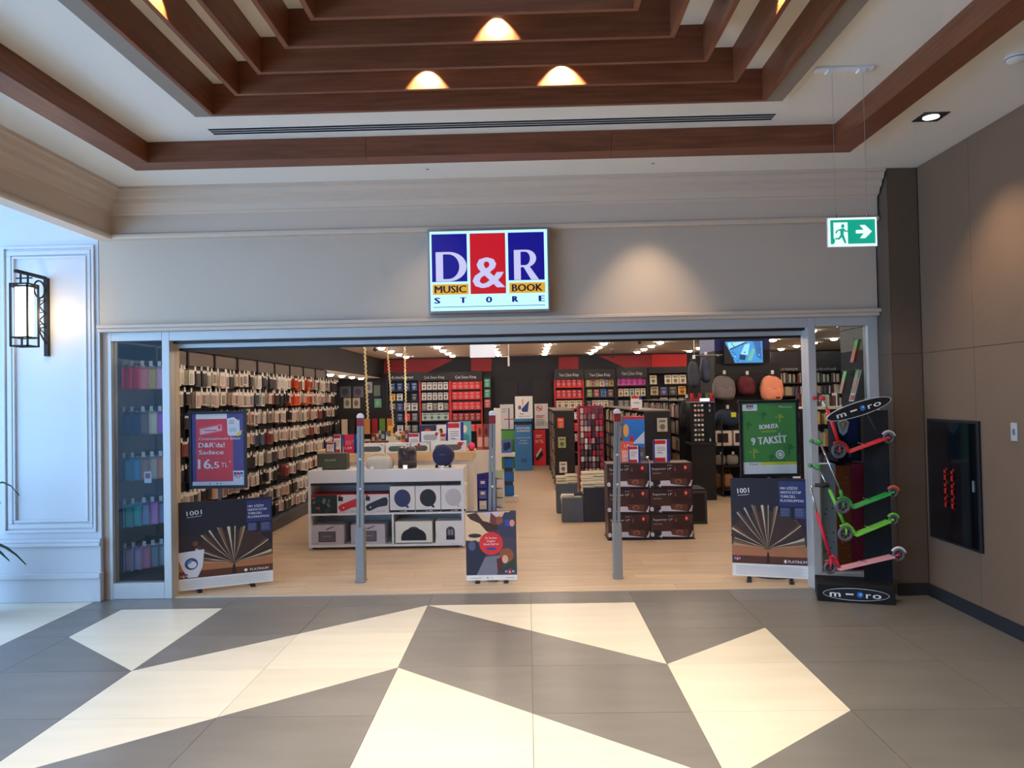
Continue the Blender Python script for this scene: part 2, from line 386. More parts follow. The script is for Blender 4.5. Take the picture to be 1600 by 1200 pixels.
# ---- left panelled wall with mouldings
wl=struct(B(PANW).box(-6.6,-3.655,6.5,6.9,0,3.47).build('wall_left'))
def frame(x0,x1,z0,z1,w_,d,mat,name,par):
    b=B(mat)
    b.box(x0,x1,6.5-d,6.5,z1-w_,z1).box(x0,x1,6.5-d,6.5,z0,z0+w_).box(x0,x0+w_,6.5-d,6.5,z0+w_,z1-w_).box(x1-w_,x1,6.5-d,6.5,z0+w_,z1-w_)
    return b.build(name,par,bev=.005)
for k in(0,1):
    dx=-k*1.0
    if k: continue
    frame(-4.49,-3.69,.585,3.04,.022,.02,PANW,'moulding',wl); frame(-4.455,-3.725,.62,3.0,.04,.012,PANW,'moulding',wl); frame(-4.40,-3.755,.675,2.95,.018,.022,PANW,'moulding',wl)
frame(-5.6,-4.6,.585,3.04,.022,.02,PANW,'moulding',wl); frame(-5.52,-4.68,.66,2.96,.018,.022,PANW,'moulding',wl)
struct(B(PANW).box(-6.6,-3.64,6.44,6.5,.47,.5).box(-6.6,-3.64,6.455,6.5,.50,.53).box(-6.6,-3.645,6.47,6.5,.23,.47)
   .box(-6.6,-3.635,6.43,6.5,.20,.245).box(-6.6,-3.64,6.45,6.5,0,.2).build('baseboard_left',bev=.006))
struct(B(pm((176,150,130),.6,name='brown_jamb')).box(-3.655,-3.6,6.53,6.62,0,2.285).build('trim_7'))
# ---- right taupe walls
wr=struct(B(pm((70,56,48),.7,name='joint')).box(3.216,3.35,-4,6.9,0,3.47).build('wall_right'))
ys=[6.29,5.573,4.37,3.17,1.97,.77,-.43,-4]
for i in range(len(ys)-1):
    for z0,z1 in((.095,1.953),(1.953,3.47)):
        yc=(ys[i]+ys[i+1])/2; zc_=(z0+z1)/2
        B(BRWN).box(-.006,0.0,ys[i+1]-yc+.002,ys[i]-yc-.002,z0-zc_+.002,z1-zc_-.002).build('panel',wr,loc=(3.216,yc,zc_))
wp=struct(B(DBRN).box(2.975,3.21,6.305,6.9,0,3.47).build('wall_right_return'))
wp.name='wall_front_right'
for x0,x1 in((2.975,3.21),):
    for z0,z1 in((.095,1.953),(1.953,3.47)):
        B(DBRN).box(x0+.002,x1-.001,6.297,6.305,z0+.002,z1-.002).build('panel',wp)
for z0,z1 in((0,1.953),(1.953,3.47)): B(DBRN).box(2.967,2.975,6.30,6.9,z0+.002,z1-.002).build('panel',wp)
struct(B(BLKM).box(3.195,3.21,-4,6.285,0,.095).build('baseboard_right')); struct(B(BLKM).box(2.96,3.21,6.285,6.3,0,.095).build('baseboard_back'))
struct(B(PLAS).box(-3.6,3.35,-4.2,-4,0,3.9).build('wall_front_blocker'))  # unseen wall added behind the camera to block the blue skylight
# fire cabinet and switch
fc=thing('fire_cabinet','black glass fire hose cabinet set in the right taupe wall','fire cabinet',(3.21,5.875,.955))
B(BLK).box(-.02,0,-.355,.345,-.47,.47).build('frame',fc,bev=.004)
B(pm((12,13,16),.08,coat=.5,name='black_glass')).box(-.026,-.02,-.325,.30,-.45,.45).build('glass_door',fc)
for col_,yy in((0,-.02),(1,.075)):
    b=B(pm((190,25,20),.5,name='red_reflection'))  # reflected red marks in the glass, painted on as strokes
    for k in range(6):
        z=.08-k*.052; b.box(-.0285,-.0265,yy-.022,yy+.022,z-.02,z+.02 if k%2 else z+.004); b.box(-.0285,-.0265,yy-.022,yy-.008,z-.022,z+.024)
    b.build('red_reflection_strokes',fc)
B(STL).box(-.032,-.026,-.30,-.285,-.04,.04).build('handle',fc)
sw=thing('wall_switch','small grey metal switch plate on the right wall','switch',(3.21,5.137,1.365))
B(ALU).box(-.008,0,-.033,.033,-.06,.06).build('plate',sw,bev=.002); B(GREY).box(-.011,-.008,-.012,.012,-.02,.02).build('rocker',sw)
# ---- shopfront frame (Y 6.57..6.67)
Y0,Y1=6.53,6.63
def mem(x0,x1,z0,z1,nm_,y0=Y0,y1=Y1,mat=ALU): return struct(B(mat).box(x0,x1,y0,y1,z0,z1).build(nm_,bev=.004))
ML0,ML1,JL=at(254.5,700,Y0)[0],at(266.3,700,Y0)[0],at(277,700,6.72)[0]
MR0,MR1,JR=at(1267,700,Y0)[0],at(1279,700,Y0)[0],at(1261,700,6.70)[0]
wlf=struct(B(ALU).box(-3.60,-3.575,Y0,Y1,.0,2.285).build('window_1'))
B(ALU).box(-3.575,ML0,Y0,Y1,0,.135).build('window_sill',wlf,bev=.004); B(GLASS).box(-3.575,ML0,6.575,6.581,.135,2.21).build('pane',wlf)
B(ALU).box(-3.575,ML0,Y0,Y1,2.21,2.285).build('window_head',wlf,bev=.004); B(ALU).box(ML0,ML1,Y0,Y1,0,2.285).build('mullion',wlf,bev=.004)
wrf=struct(B(ALU).box(MR0,MR1,Y0,Y1,0,2.285).build('window_2',bev=.004))
B(ALU).box(MR1,2.88,Y0,Y1,0,.135).build('window_sill',wrf,bev=.004); B(GLASS).box(MR1,2.88,6.575,6.581,.135,2.21).build('pane',wrf)
B(ALU).box(MR1,2.88,Y0,Y1,2.21,2.285).build('window_head',wrf,bev=.004); B(ALU).box(2.88,2.965,Y0,Y1,0,2.285).build('window_frame',wrf,bev=.004)
mem(ML1,MR0,2.205,2.285,'door_1')
struct(B(BLK).box(ML1,MR0,6.60,6.66,2.185,2.205).build('trim_8')); struct(B(ALU).box(JL,JR,6.66,6.72,2.15,2.20).build('trim_9')); struct(B(BLK).box(JL,JR,6.72,6.74,2.13,2.19).build('trim_10'))
jam=pm((206,190,160),.5,name='warm_jamb')
struct(B(jam).box(ML1,JL,6.63,6.72,0,2.2).build('trim_11')); struct(B(ALU).box(JR,MR0,6.63,6.70,0,2.2).build('trim_12'))
# ---- shop shell
SH=pm((150,128,112),.8,name='shop_ceiling')
SHC=pm((226,208,190),.8,name='shop_ceiling')
struct(B(SHC).box(-5.4,8.1,6.62,19.1,2.69,2.8).build('ceiling'))
bw=struct(B(pm((34,34,42),.7,name='dark_wall')).box(-5.4,8.1,18.9,19.1,0,2.69).build('wall_back_shop')); bw.name='wall_back_inner'
struct(B(pm((34,33,38),.75,name='dark_wall')).box(-3.85,-3.62,6.63,13.65,0,2.3).build('wall_left_inner'))
struct(B(pm((36,34,36),.8,name='dark_soffit')).box(-5.4,-3.6,6.63,18.9,2.23,2.69).build('trim_13'))
struct(B(pm((34,33,38),.75,name='dark_wall')).box(-5.4,-5.2,13.4,18.9,0,2.23).build('wall_left_alcove'))
struct(B(SHC).box(-5.2,-3.605,13.65,18.9,2.215,2.23).build('ceiling'))
struct(B(pm((40,38,42),.75,name='dark_wall')).box(8.0,8.1,6.63,18.9,0,2.69).build('wall_right_inner'))
struct(B(pm((60,58,60),.75,name='slat_grey')).box(2.965,3.05,6.66,7.27,0,2.28).build('wall_right_vitrine'))
struct(B(pm((60,56,52),.75,name='dark_wall')).box(3.05,8.1,6.63,6.75,0,2.69).build('wall_front_inner'))
struct(B(PLAS).box(-3.66,2.975,6.62,6.66,2.285,2.8).build('wall_front_lintel'))
# red bands on the back wall
rb=B(DRED)
def band(px):
    ps=[(at(x,y,18.88)[0],18.88,at(x,y,18.88)[1]) for x,y in px]; rb.prism(ps,(0,.02,0))
band([(600,562),(690,560.5),(690,571),(665,583),(600,584)]); band([(690,560.5),(712,560.4),(690,571)]); band([(736,560),(768,560),(768,580),(736,580)])
band([(873,558),(904,557),(904,577),(873,577)]); band([(935,556),(1017,554),(1017,574),(975,574)]); 
o=rb.build('colour_band',bw)
rb=B(pm((215,40,40),.6,name='bright_red')); band([(1018,554),(1073,553),(1073,573),(1018,574)]); rb.build('colour_band',bw)
dw=B(pm((28,28,34),.6,name='door_dark'))
for x0,x1 in((772,809),(832,862)):
    a=at(x0,596,18.86)[0]; b_=at(x1,596,18.86)[0]; dw.box(a,b_,18.86,18.9,.1,2.08)
dw.build('door_panel',bw,bev=.004)
# =====================================================================
# SIGNS
# =====================================================================
SB=em((14,8,135),1.0); SR=em((190,14,32),1.0); SW=em((196,196,238),1.0); SY=em((216,166,50),1.0); SBG=em((190,252,255),1.1); SDK=em((40,10,40),1.0)
def blueD(P,mw,mb,u0,u1,v0,v1):
    'serif-like D: thick bowl, thin hairlines'
    W=u1-u0; V=v1-v0
    def half(cx,rx,ry,cv,x0): return [(x0,cv-ry),(cx,cv-ry)]+[(cx+rx*math.cos(a),cv+ry*math.sin(a)) for a in [(-PI/2)+PI*i/16 for i in range(1,16)]]+[(cx,cv+ry),(x0,cv+ry)]
    cv=(v0+v1)/2
    P.pp(mw,half(u0+.42*W,.58*W,V/2,cv,u0)); P.pp(mb,half(u0+.40*W,.36*W,V*.42,cv,u0+.235*W))
def serR(P,mw,mb,u0,u1,v0,v1):
    W=u1-u0; V=v1-v0
    P.pr(mw,u0,u0+.27*W,v0,v1)
    def half(cx,rx,ry,cv,x0): return [(x0,cv-ry),(cx,cv-ry)]+[(cx+rx*math.cos(a),cv+ry*math.sin(a)) for a in [(-PI/2)+PI*i/14 for i in range(1,14)]]+[(cx,cv+ry),(x0,cv+ry)]
    P.pp(mw,[(u0+.33*W,v0+.50*V),(u0+.58*W,v0+.50*V),(u1,v0),(u1-.32*W,v0)])
    P.pp(mw,half(u0+.5*W,.40*W,V*.29,v0+.71*V,u0+.2*W)); P.pp(mb,half(u0+.45*W,.20*W,V*.225,v0+.71*V,u0+.27*W))
def logo(P,u,v,w,h,full=True,mats=None):
    'the three-panel shop emblem; u,v = lower left'
    mb,mr,mw=mats or (BLU,RED,WHT)
    P.pr(mb,u,u+w*.31,v+h*.3,v+h); P.pr(mr,u+w*.345,u+w*.655,v+h*.1,v+h); P.pr(mb,u+w*.69,u+w,v+h*.3,v+h)
    blueD(P,mw,mb,u+w*.05,u+w*.28,v+h*.32,v+h*.72); P.ptx(mw,'&',u+w*.5,v+h*.42,h*.42,bold=.03); serR(P,mw,mb,u+w*.74,u+w*.97,v+h*.32,v+h*.72)
xa,za=at(671,491,6.42); xb,zb=at(857.5,357,6.42)
sx=(xa+xb)/2; SWD=xb-xa; z0=at(671,491,6.42)[1]; z1=at(671,361,6.42)[1]
sg=thing('shop_sign','glowing light box sign with blue and red letter panels above the shop entrance','shop sign',(sx,6.5,(z0+z1)/2))
hw=SWD/2; hh=(z1-z0)/2
sgc=B(pm((150,140,142),.4,.4,name='sign_casing')).box(-hw,hw,-.13,0,-hh,hh).build('casing',sg,bev=.006)
P=B(SBG).pl(-hw+.018,hw-.018,-hh+.018,hh-.018,-.13,.0006)
P.pr(SBG,0,1,0,1); P.pr(SB,.016,.317,.366,.966); P.pr(SR,.342,.644,.205,.966); P.pr(SB,.667,.973,.366,.966)
P.pr(SY,.02,.325,.205,.335); P.pr(SY,.672,.976,.205,.335)
blueD(P,SW,SB,.05,.313,.37,.74); P.ptx(SW,'&',.5,.475,.385,.262,bold=.035); serR(P,SW,SB,.715,.925,.37,.745)
P.ptx(SDK,'MUSIC',.172,.27,.088,.265,bold=.07); P.ptx(SDK,'BOOK',.824,.27,.088,.255,bold=.07)
for t,u in zip('STORE',(.058,.278,.498,.72,.945)): P.ptx(SB,t,u,.13,.072,.042,bold=.14)
P.pr(em((30,70,150),1),.025,.972,.043,.051)
P.build('lit_face',sg)
# exit sign hung on wires
Yx=4.5; x0,zt_=at(1292,341,Yx); x1,_=at(1369,341,Yx); _,zb_=at(1330,386,Yx)
ex=thing('exit_sign','green running man exit sign with right arrow hung on thin wires','exit sign',((x0+x1)/2,Yx,zb_))
W=x1-x0; Hh=zt_-zb_; EW=em((225,255,250),1.1); EG=em((18,160,135),1.0)
B(WHT).box(-W/2,W/2,-.008,.008,0,Hh).build('panel',ex,bev=.002)
P=B(EW).pl(-W/2+.002,W/2-.002,.002,Hh-.002,-.008,.0006); P.pr(EW,0,1,0,1); P.pr(EG,.045,.965,.09,.93); P.pr(EW,.11,.40,.09,.84)
P.pe(EG,.30,.71,.035,.07,12)
P.pp(EG,[(.24,.62),(.33,.64),(.31,.40),(.25,.36)]); P.pp(EG,[(.25,.62),(.16,.56),(.14,.46),(.165,.45),(.19,.53),(.26,.57)]); P.pp(EG,[(.32,.62),(.36,.55),(.41,.55),(.41,.51),(.345,.50),(.30,.57)])
P.pp(EG,[(.25,.42),(.31,.42),(.365,.12),(.325,.11),(.275,.30)]); P.pp(EG,[(.25,.42),(.29,.36),(.22,.24),(.13,.25),(.13,.30),(.20,.30)]); P.pe(EG,.10,.20,.03,.09,12)
P.pp(EW,[(.56,.44),(.56,.56),(.72,.56),(.64,.73),(.75,.73),(.89,.5),(.75,.27),(.64,.27),(.72,.44)])
P.build('lit_face',ex)
for dx in(-.09,.09):
    B(CHR).cyl((dx,0,Hh),(dx,0,Hh+.02),.006).build('clip',ex)
bx=thing('wire_bracket','white ceiling bracket from which the exit sign wires hang','bracket',((x0+x1)/2-.02,Yx,3.55))
B(WHT).box(-.17,.17,-.025,.025,-.022,0).build('rail',bx,bev=.006)
for k,dx in enumerate((-.09,.09)): B(WHT).box(dx-.012,dx+.032,-.028,.028,-.032,-.018).build('clamp',bx,bev=.002); B(STL).cyl((dx+.02,0,-.03),(dx+.02,0,zt_-3.55+.018),.0012,n=5).build('wire',bx)
# wall lantern
ln=thing('wall_lantern','black iron lantern with glowing glass on a latticed bracket, left wall','lantern',(-4.10,6.5,2.42))
b=B(BLKM); b.box(-.018,.018,-.035,0,-.33,.34).build('wall_bar',ln,bev=.002)
B(BLKM).box(-.014,.014,-.42,-.03,.325,.35).build('arm',ln,bev=.002)
b=B(BLKM); b.ring((0,-.115,.23),(1,0,0),.072,.0075,20)
b.tube([(0,-.115,.155),(0,-.125,.02),(0,-.125,-.06),(0,-.11,-.14),(0,-.035,-.22)],.007,6)
zz=[(-.035,.15),(-.12,.09),(-.035,.03),(-.12,-.03),(-.035,-.08),(-.118,-.10),(-.035,-.15)]
for i in range(len(zz)-1): b.tube([(0,)+zz[i],(0,)+zz[i+1]],.005,5)
for z in(.15,.05,-.05): b.tube([(0,-.035,z),(0,-.12,z-.02)],.004,5)
b.build('lattice',ln)
g=thing; LG=em((255,236,205),2.6)
Lc=(0,-.31); 
b=B(LG); b.lathe([(.058,-.21),(.066,-.20),(.066,.20),(.058,.21)],(Lc[0],Lc[1],.02),14); b.build('glass_shade',ln,smooth=False)
b=B(BLKM)
for ax,ay in((-.07,-.07),(.07,-.07),(.07,.07),(-.07,.07)):
    b.box(Lc[0]+ax-.006,Lc[0]+ax+.006,Lc[1]+ay-.006,Lc[1]+ay+.006,-.27,.24)
for z in(-.27,-.20,.235,.215):
    b.box(-.076,.076,Lc[1]-.076,Lc[1]-.066,z,z+.012); b.box(-.076,.076,Lc[1]+.066,Lc[1]+.076,z,z+.012); b.box(-.076,-.066,Lc[1]-.066,Lc[1]+.066,z,z+.012); b.box(.066,.076,Lc[1]-.066,Lc[1]+.066,z,z+.012)
b.box(-.066,.066,Lc[1]-.006,Lc[1]+.006,.29,.30); b.build('cage',ln)
b=B(BLKM); b.cyl((-.03,Lc[1],.245),(-.03,Lc[1],.33),.008); b.cyl((.03,Lc[1],.245),(.03,Lc[1],.33),.008); b.build('hanger',ln)
l=lamp('POINT','lantern_glow',(.13,-.24,.0),3.6,(1,.74,.45),size=.05); l.parent=ln
# potted palm just outside the left edge
pp=thing('potted_palm','dark green palm fronds reaching in at the left edge','plant',(-4.46,5.93,0))
B(pm((190,178,170),.6,name='pot')).lathe([(.15,0),(.19,.02),(.23,.55),(.25,.58),(.22,.58),(.20,.52),(.0001,.52)],n=24).build('pot',pp,smooth=True)
LV=pm((24,60,30),.45,var=.2,name='leaf')
for k,(an,ln_,dz,tp) in enumerate([(-.25,.50,.12,.0),(.1,.50,.14,-.08),(-.7,.5,.2,.05),(.6,.4,.5,.2),(1.6,.5,.5,.1),(2.6,.55,.4,0),(3.6,.5,.55,.2),(-1.4,.5,.5,.2)]):
    d=Vector((math.cos(an),math.sin(an),0)); sd=Vector((-d.y,d.x,0)); b=B(LV); pts=[]
    for i in range(8):
        t=i/7; c0=d*(ln_*t)+Vector((0,0,.52+dz*math.sin(t*2.4)+tp*t*t-.12*t*t)); wd=.035*math.sin(PI*min(1,.15+.85*t))
        pts.append((c0-sd*wd,c0+sd*wd,c0+Vector((0,0,.012))))
    vs=[p for q in pts for p in q]; fs=[]
    for i in range(7):
        a=i*3; fs+=[(a,a+3,a+5,a+2),(a+2,a+5,a+4,a+1)]
    b.add(vs,fs); b.build('frond',pp,smooth=True)
# =====================================================================
# POSTERS IN THE DOORWAY
# =====================================================================
NV=pm((32,28,44),.5,name='print_dusk'); PBR=pm((92,50,34),.5,var=.15,name='print_brown'); PTN=pm((176,112,72),.5,var=.1,name='print_tan'); PPG=pm((220,196,160),.5,name='print_page'); PPG2=pm((180,150,112),.5,name='print_page_shade'); PDB=pm((44,52,104),.5,name='print_navy')
def bookprint(P,mug):
    P.pr(NV,0,1,.13,1)
    P.pr(pm((46,32,40),.5),0,1,.42,.62); P.pr(pm((70,44,40),.5),.0,1,.32,.43)
    for u,v,r in((.18,.52,.03),(.30,.56,.025),(.72,.5,.04),(.85,.56,.03)): P.pe(pm((120,66,44),.5),u,v,r,r,12)
    P.pr(PTN,0,1,.20,.32); P.pr(PBR,0,1,.13,.21)
    cx,cy=(.48,.29) if not mug else (.58,.27)
    fan=[(-.47,.20),(-.44,.10),(-.46,.04),(-.40,.36),(-.30,.41),(-.20,.44),(-.06,.44),(.02,.44),(.14,.43),(.44,.24),(.48,.10),(.49,.04)]
    if mug: fan=[(f[0]*.85,f[1]*.95) for f in fan]
    blk=pm((66,44,38),.5,var=.2,name='print_pages')
    P.pp(blk,[(cx+.50*math.cos(t_)*(.85 if mug else 1),cy+(.02+.36*math.sin(t_)**.8 if 0<t_<PI else .02)) for t_ in [PI*k/16 for k in range(1,16)]]+[(cx-.02,cy-.01),(cx+.02,cy-.01)])
    for i,(du,dv) in enumerate(fan):
        L=math.hypot(du,dv); nx,nv=-dv/L,du/L; wd=(.020,.010,.030,.012)[i%4]; sg_=-1 if du>0 else 1
        P.pp(pm(((96,66,52),(52,36,36),(120,84,62))[i%3],.5),[(cx,cy),(cx+du*.55-nx*.02*sg_,cy+dv*.5-nv*.02*sg_),(cx+du-nx*.05*sg_,cy+dv*.94-nv*.05*sg_),(cx+du+nx*.004,cy+dv+nv*.004)])
        P.pp((PPG,pm((200,190,150),.5),PPG2)[i%3],[(cx,cy),(cx+du*.5+nx*.005,cy+dv*.47+nv*.005),(cx+du*.8+nx*wd*.4,cy+dv*.78+nv*wd*.4),(cx+du+nx*wd*.7,cy+dv+nv*wd*.7),(cx+du-nx*wd*.4,cy+dv-nv*wd*.4),(cx+du*.8-nx*wd*.25,cy+dv*.77-nv*wd*.25),(cx+du*.5-nx*.004,cy+dv*.46-nv*.004)])
    P.pp(pm((40,30,40),.5),[(cx-.02,.14),(cx+.02,.14),(cx+.014,.23),(cx,.27),(cx-.014,.23)])
    P.pr(PDB,.64 if not mug else .72,.985,.72,.975); P.pr(pm((60,66,110),.5),.65 if not mug else .73,.79 if not mug else .83,.62,.71); P.pr(pm((60,66,110),.5),.84 if not mug else .87,.985,.60,.71)
    u0=.66 if not mug else .735; ww=.30 if not mug else .23
    for i,t in enumerate(('1001 KİŞİYE','HEDİYE KİTAP','TURKCELL',"PLATINUM'DA!")): P.ptx(WHT,t,u0,.905-.042*i,.024,ww*(.75,.9,.66,1)[i],al='l',bold=.02)
    for i in range(5):
        P.pr(pm((140,144,170),.5),u0,u0+ww*.35,.695-.017*i,.699-.017*i); P.pr(pm((140,144,170),.5),u0+ww*.62,u0+ww*.98,.695-.017*i,.699-.017*i)
    P.ptx(WHT,'1001',.17,.875,.05,.155,bold=.03,rot=.08); P.pp(WHT,[(.095,.822),(.245,.834),(.245,.839),(.095,.827)])
    P.ptx(WHT,'PLATINUM',.86 if not mug else .85,.165,.026,.24 if not mug else .2,bold=.02); P.pe(WHT,.705,.165,.018,.018,12)
    if mug:
        P.pp(pm((225,220,225),.4),[(.0,.62-.19),(.27,.45),(.25,.25),(.20,.14),(.10,.14),(.04,.25),(0,.36)])
        P.pe(pm((50,80,130),.4),.135,.295,.068,.068,24); P.pe(pm((225,220,225),.4),.145,.285,.045,.04,20); P.pe(pm((90,140,180),.4),.12,.32,.03,.018,12,rot=.6)
        logo(P,.02,.135,.075,.05)
    else: logo(P,.03,.155,.085,.05)
    P.pr(WHT,0,1,0,.13)
    for i in range(9): P.pr(pm((188,186,186),.5),.05,.97-.03*(i%3),.018+.011*i,.022+.011*i)
def board(label,xl,xr,yl,yr,z0,z1,fn,arg=None):
    c=((xl+xr)/2,(yl+yr)/2); L=math.hypot(xr-xl,yr-yl); t=thing('poster_board',label,'poster',(c[0],c[1],0),math.atan2(yr-yl,xr-xl))
    bo=B(pm((60,60,66),.5)).box(-L/2,L/2,0,.012,z0,z1).build('board',t)
    P=B(WHT).pl(-L/2,L/2,z0,z1,0,.00012); P.pr(WHT,0,1,0,1)
    if arg is None: fn(P)
    else: fn(P,arg)
    P.build('print',bo)
    for dx in(-L*.28,L*.28):
        B(BLK).box(dx-.02,dx+.02,-.03,.16,0,.018).build('foot',t,bev=.003); B(BLK).box(dx-.008,dx+.008,.012,.022,.018,z0+.25).build('strut',t)
    return t
xl,zt_=at(277,786,6.66); xr=at(425,785,7.0)[0]
board('wide open-book and mug poster board at the left side of the doorway',xl,xr,6.66,7.0,.03,zt_,bookprint,True)
xl,zt_=at(1141,747,6.86); xr=at(1259.5,748,6.68)[0]
board('tall open-book poster board standing at the right side of the doorway',xl,xr,6.86,6.68,.05,zt_,bookprint,False)
def collage(P):
    a=pm((236,196,150),.5); P.pr(pm((74,66,78),.5),0,1,.06,1)
    P.pp(a,[(0,.98),(.32,.98),(.45,.7),(.35,.55),(0,.58)]); P.pp(pm((226,180,140),.5),[(.05,.97),(.9,1),(.5,.80)]); P.pp(pm((210,190,190),.5),[(.3,.98),(.72,.99),(.55,.86)])
    P.pp(pm((70,40,30),.5),[(.02,.95),(.22,.98),(.34,.86),(.62,.8),(.66,.72),(.42,.70),(.28,.82),(.1,.88)])
    P.pp(pm((60,60,84),.5),[(.62,.78),(.78,.98),(.98,.97),(.99,.6),(.7,.64)]); P.pp(pm((60,76,170),.5),[(.78,.86),(.85,.88),(.9,.77),(.78,.78)]); P.pe(pm((236,150,110),.5),.92,.82,.05,.05); P.pe(pm((150,84,60),.5),.66,.86,.08,.06)
    P.pp(pm((40,44,62),.5),[(0,.56),(.2,.58),(.42,.33),(.2,.07),(0,.07)]); P.pe(pm((80,90,120),.5),.12,.5,.07,.07); P.pp(pm((120,120,134),.5),[(.38,.34),(.72,.36),(.6,.07),(.2,.07)])
    P.pe(pm((150,84,52),.5),.8,.36,.14,.1); P.pe(pm((225,176,140),.5),.77,.30,.06,.06); P.pp(pm((44,70,56),.5),[(.62,.12),(.95,.3),(.99,.1)]); P.pp(pm((96,46,40),.5),[(.6,.3),(.7,.33),(.72,.16),(.62,.12)])
    P.pp(pm((120,60,44),.5),[(.5,.98),(.62,.9),(.58,.78),(.48,.84)]); P.pe(pm((60,44,40),.5),.18,.645,.13,.03)
    P.pe(pm((226,52,52),.45),.5,.53,.235,.165,32)
    for i,t in enumerate(('En Sevilen','Çizgiler',"Şimdi D&R'da!")): P.ptx(WHT,t,.5,.61-.045*i,.024,(.22,.17,.30)[i],bold=.02)
    P.pe(pm((60,70,150),.5),.5,.455,.11,.02)
    logo(P,.76,.085,.2,.075); P.pr(WHT,0,1,0,.075); P.pe(BLK,.42,.035,.012,.01); P.pr(GREY,.78,.95,.03,.036); P.pr(GREY,.08,.3,.03,.036); P.pe(GREY,.5,.035,.008,.007)
xl,zt_=at(727,799,6.92); xr=at(806,799,6.92)[0]
board('small colourful collage poster board with red disc in the middle of the doorway',xl,xr,6.92,6.92,.025,zt_,collage)
def cinema(P):
    r=pm((222,50,58),.45); v=pm((82,56,128),.45); P.pr(v,0,1,0,1); P.pr(WHT,.08,.68,.93,1); P.pr(r,.08,.79,.06,.93); P.pr(v,.79,1,.2,1)
    P.pp(r,[(.08,.93),(.68,.93),(.68,.80),(.08,.80)])
    P.pp(pm((230,120,130),.5),[(.14,.80),(.58,.86),(.60,.76),(.15,.70)]); P.pp(pm((246,190,190),.5),[(.16,.785),(.56,.84),(.575,.77),(.165,.715)]); P.pe(r,.53,.81,.025,.025); P.pr(v,.24,.48,.765,.775)
    P.pp(pm((228,228,235),.5),[(.68,.93),(.80,.95),(.92,.93),(.93,.74),(.86,.69),(.72,.69),(.69,.72)]); P.pp(pm((60,50,90),.5),[(.84,.96),(.92,.93),(.91,.90),(.83,.94)]); P.pp(YEL,[(.86,.72),(.97,.77),(.95,.70),(.87,.68)])
    for i in range(3): P.pr(GREY,.72,.82,.90-.02*i,.907-.02*i); P.pr(GREY,.72,.86,.79-.02*i,.795-.02*i)
    P.ptx(WHT,'Cinemaximum bileti',.13,.655,.035,.80,al='l',bold=.01)
    P.ptx(WHT,"D&R'da!",.13,.565,.065,.5,al='l',bold=.03); P.ptx(WHT,'Sadece',.13,.465,.06,.48,al='l',bold=.03)
    P.ptx(WHT,'16',.12,.30,.13,.24,al='l',bold=.05); P.ptx(WHT,',5',.37,.285,.085,.15,al='l',bold=.04); P.ptx(WHT,'TL',.56,.285,.06,.13,al='l'); P.pe(WHT,.73,.33,.012,.01)
    P.pr(pm((225,222,228),.5),.79,1,0,.20); P.pr(pm((225,222,228),.5),0,1,0,.055); logo(P,.80,.09,.18,.09)
    for u in(.34,.48,.55): P.pe(GREY,u,.025,.014,.01,10)
def bonus(P):
    g=pm((72,138,70),.45); P.pr(g,0,1,.165,1); P.pr(pm((205,206,60),.5),0,1,.125,.165); P.pr(pm((225,226,222),.5),0,1,0,.125); P.pr(pm((220,222,215),.5),0,.33,.11,.165); P.ptx(DGR,'Flexi',.2,.14,.03,.16)
    P.pr(pm((225,228,225),.5),.0,.285,.895,.985); logo(P,.08,.905,.13,.07); P.ptx(pm((190,215,190),.5),'Bonus',.82,.945,.03,.22,bold=.01); P.pe(pm((210,130,120),.5),.70,.95,.02,.015)
    dk=pm((34,92,44),.5); yl=pm((190,200,70),.5)
    def palm(u,v,m_,s=1):
        P.pr(m_,u-.008,u+.008,v-.07*s,v)
        for a in(.2,1.0,1.57,2.1,2.9): P.pp(m_,[(u,v-.01),(u+.07*s*math.cos(a)-.01,v+.045*s*math.sin(a)),(u+.07*s*math.cos(a)+.01,v+.045*s*math.sin(a)-.015)])
    palm(.39,.84,dk); palm(.10,.70,dk); palm(.86,.36,dk,1.4); palm(.52,.24,dk,.9); palm(.70,.80,yl,1.1); palm(.20,.31,yl,1.3)
    P.ptx(WHT,"BONUS'A",.49,.67,.062,.35,bold=.06,rot=.06); P.ptx(yl,'ÖZEL PEŞİN FİYATINA',.49,.60,.022,.28,bold=.03,rot=.03)
    P.ptx(WHT,'9 TAKSİT',.49,.475,.10,.66,bold=.06,rot=.06); P.pe(pm((205,214,205),.5),.69,.27,.085,.065,24); P.pe(g,.69,.27,.06,.045,20); P.pe(pm((205,214,205),.5),.69,.27,.045,.033,20)
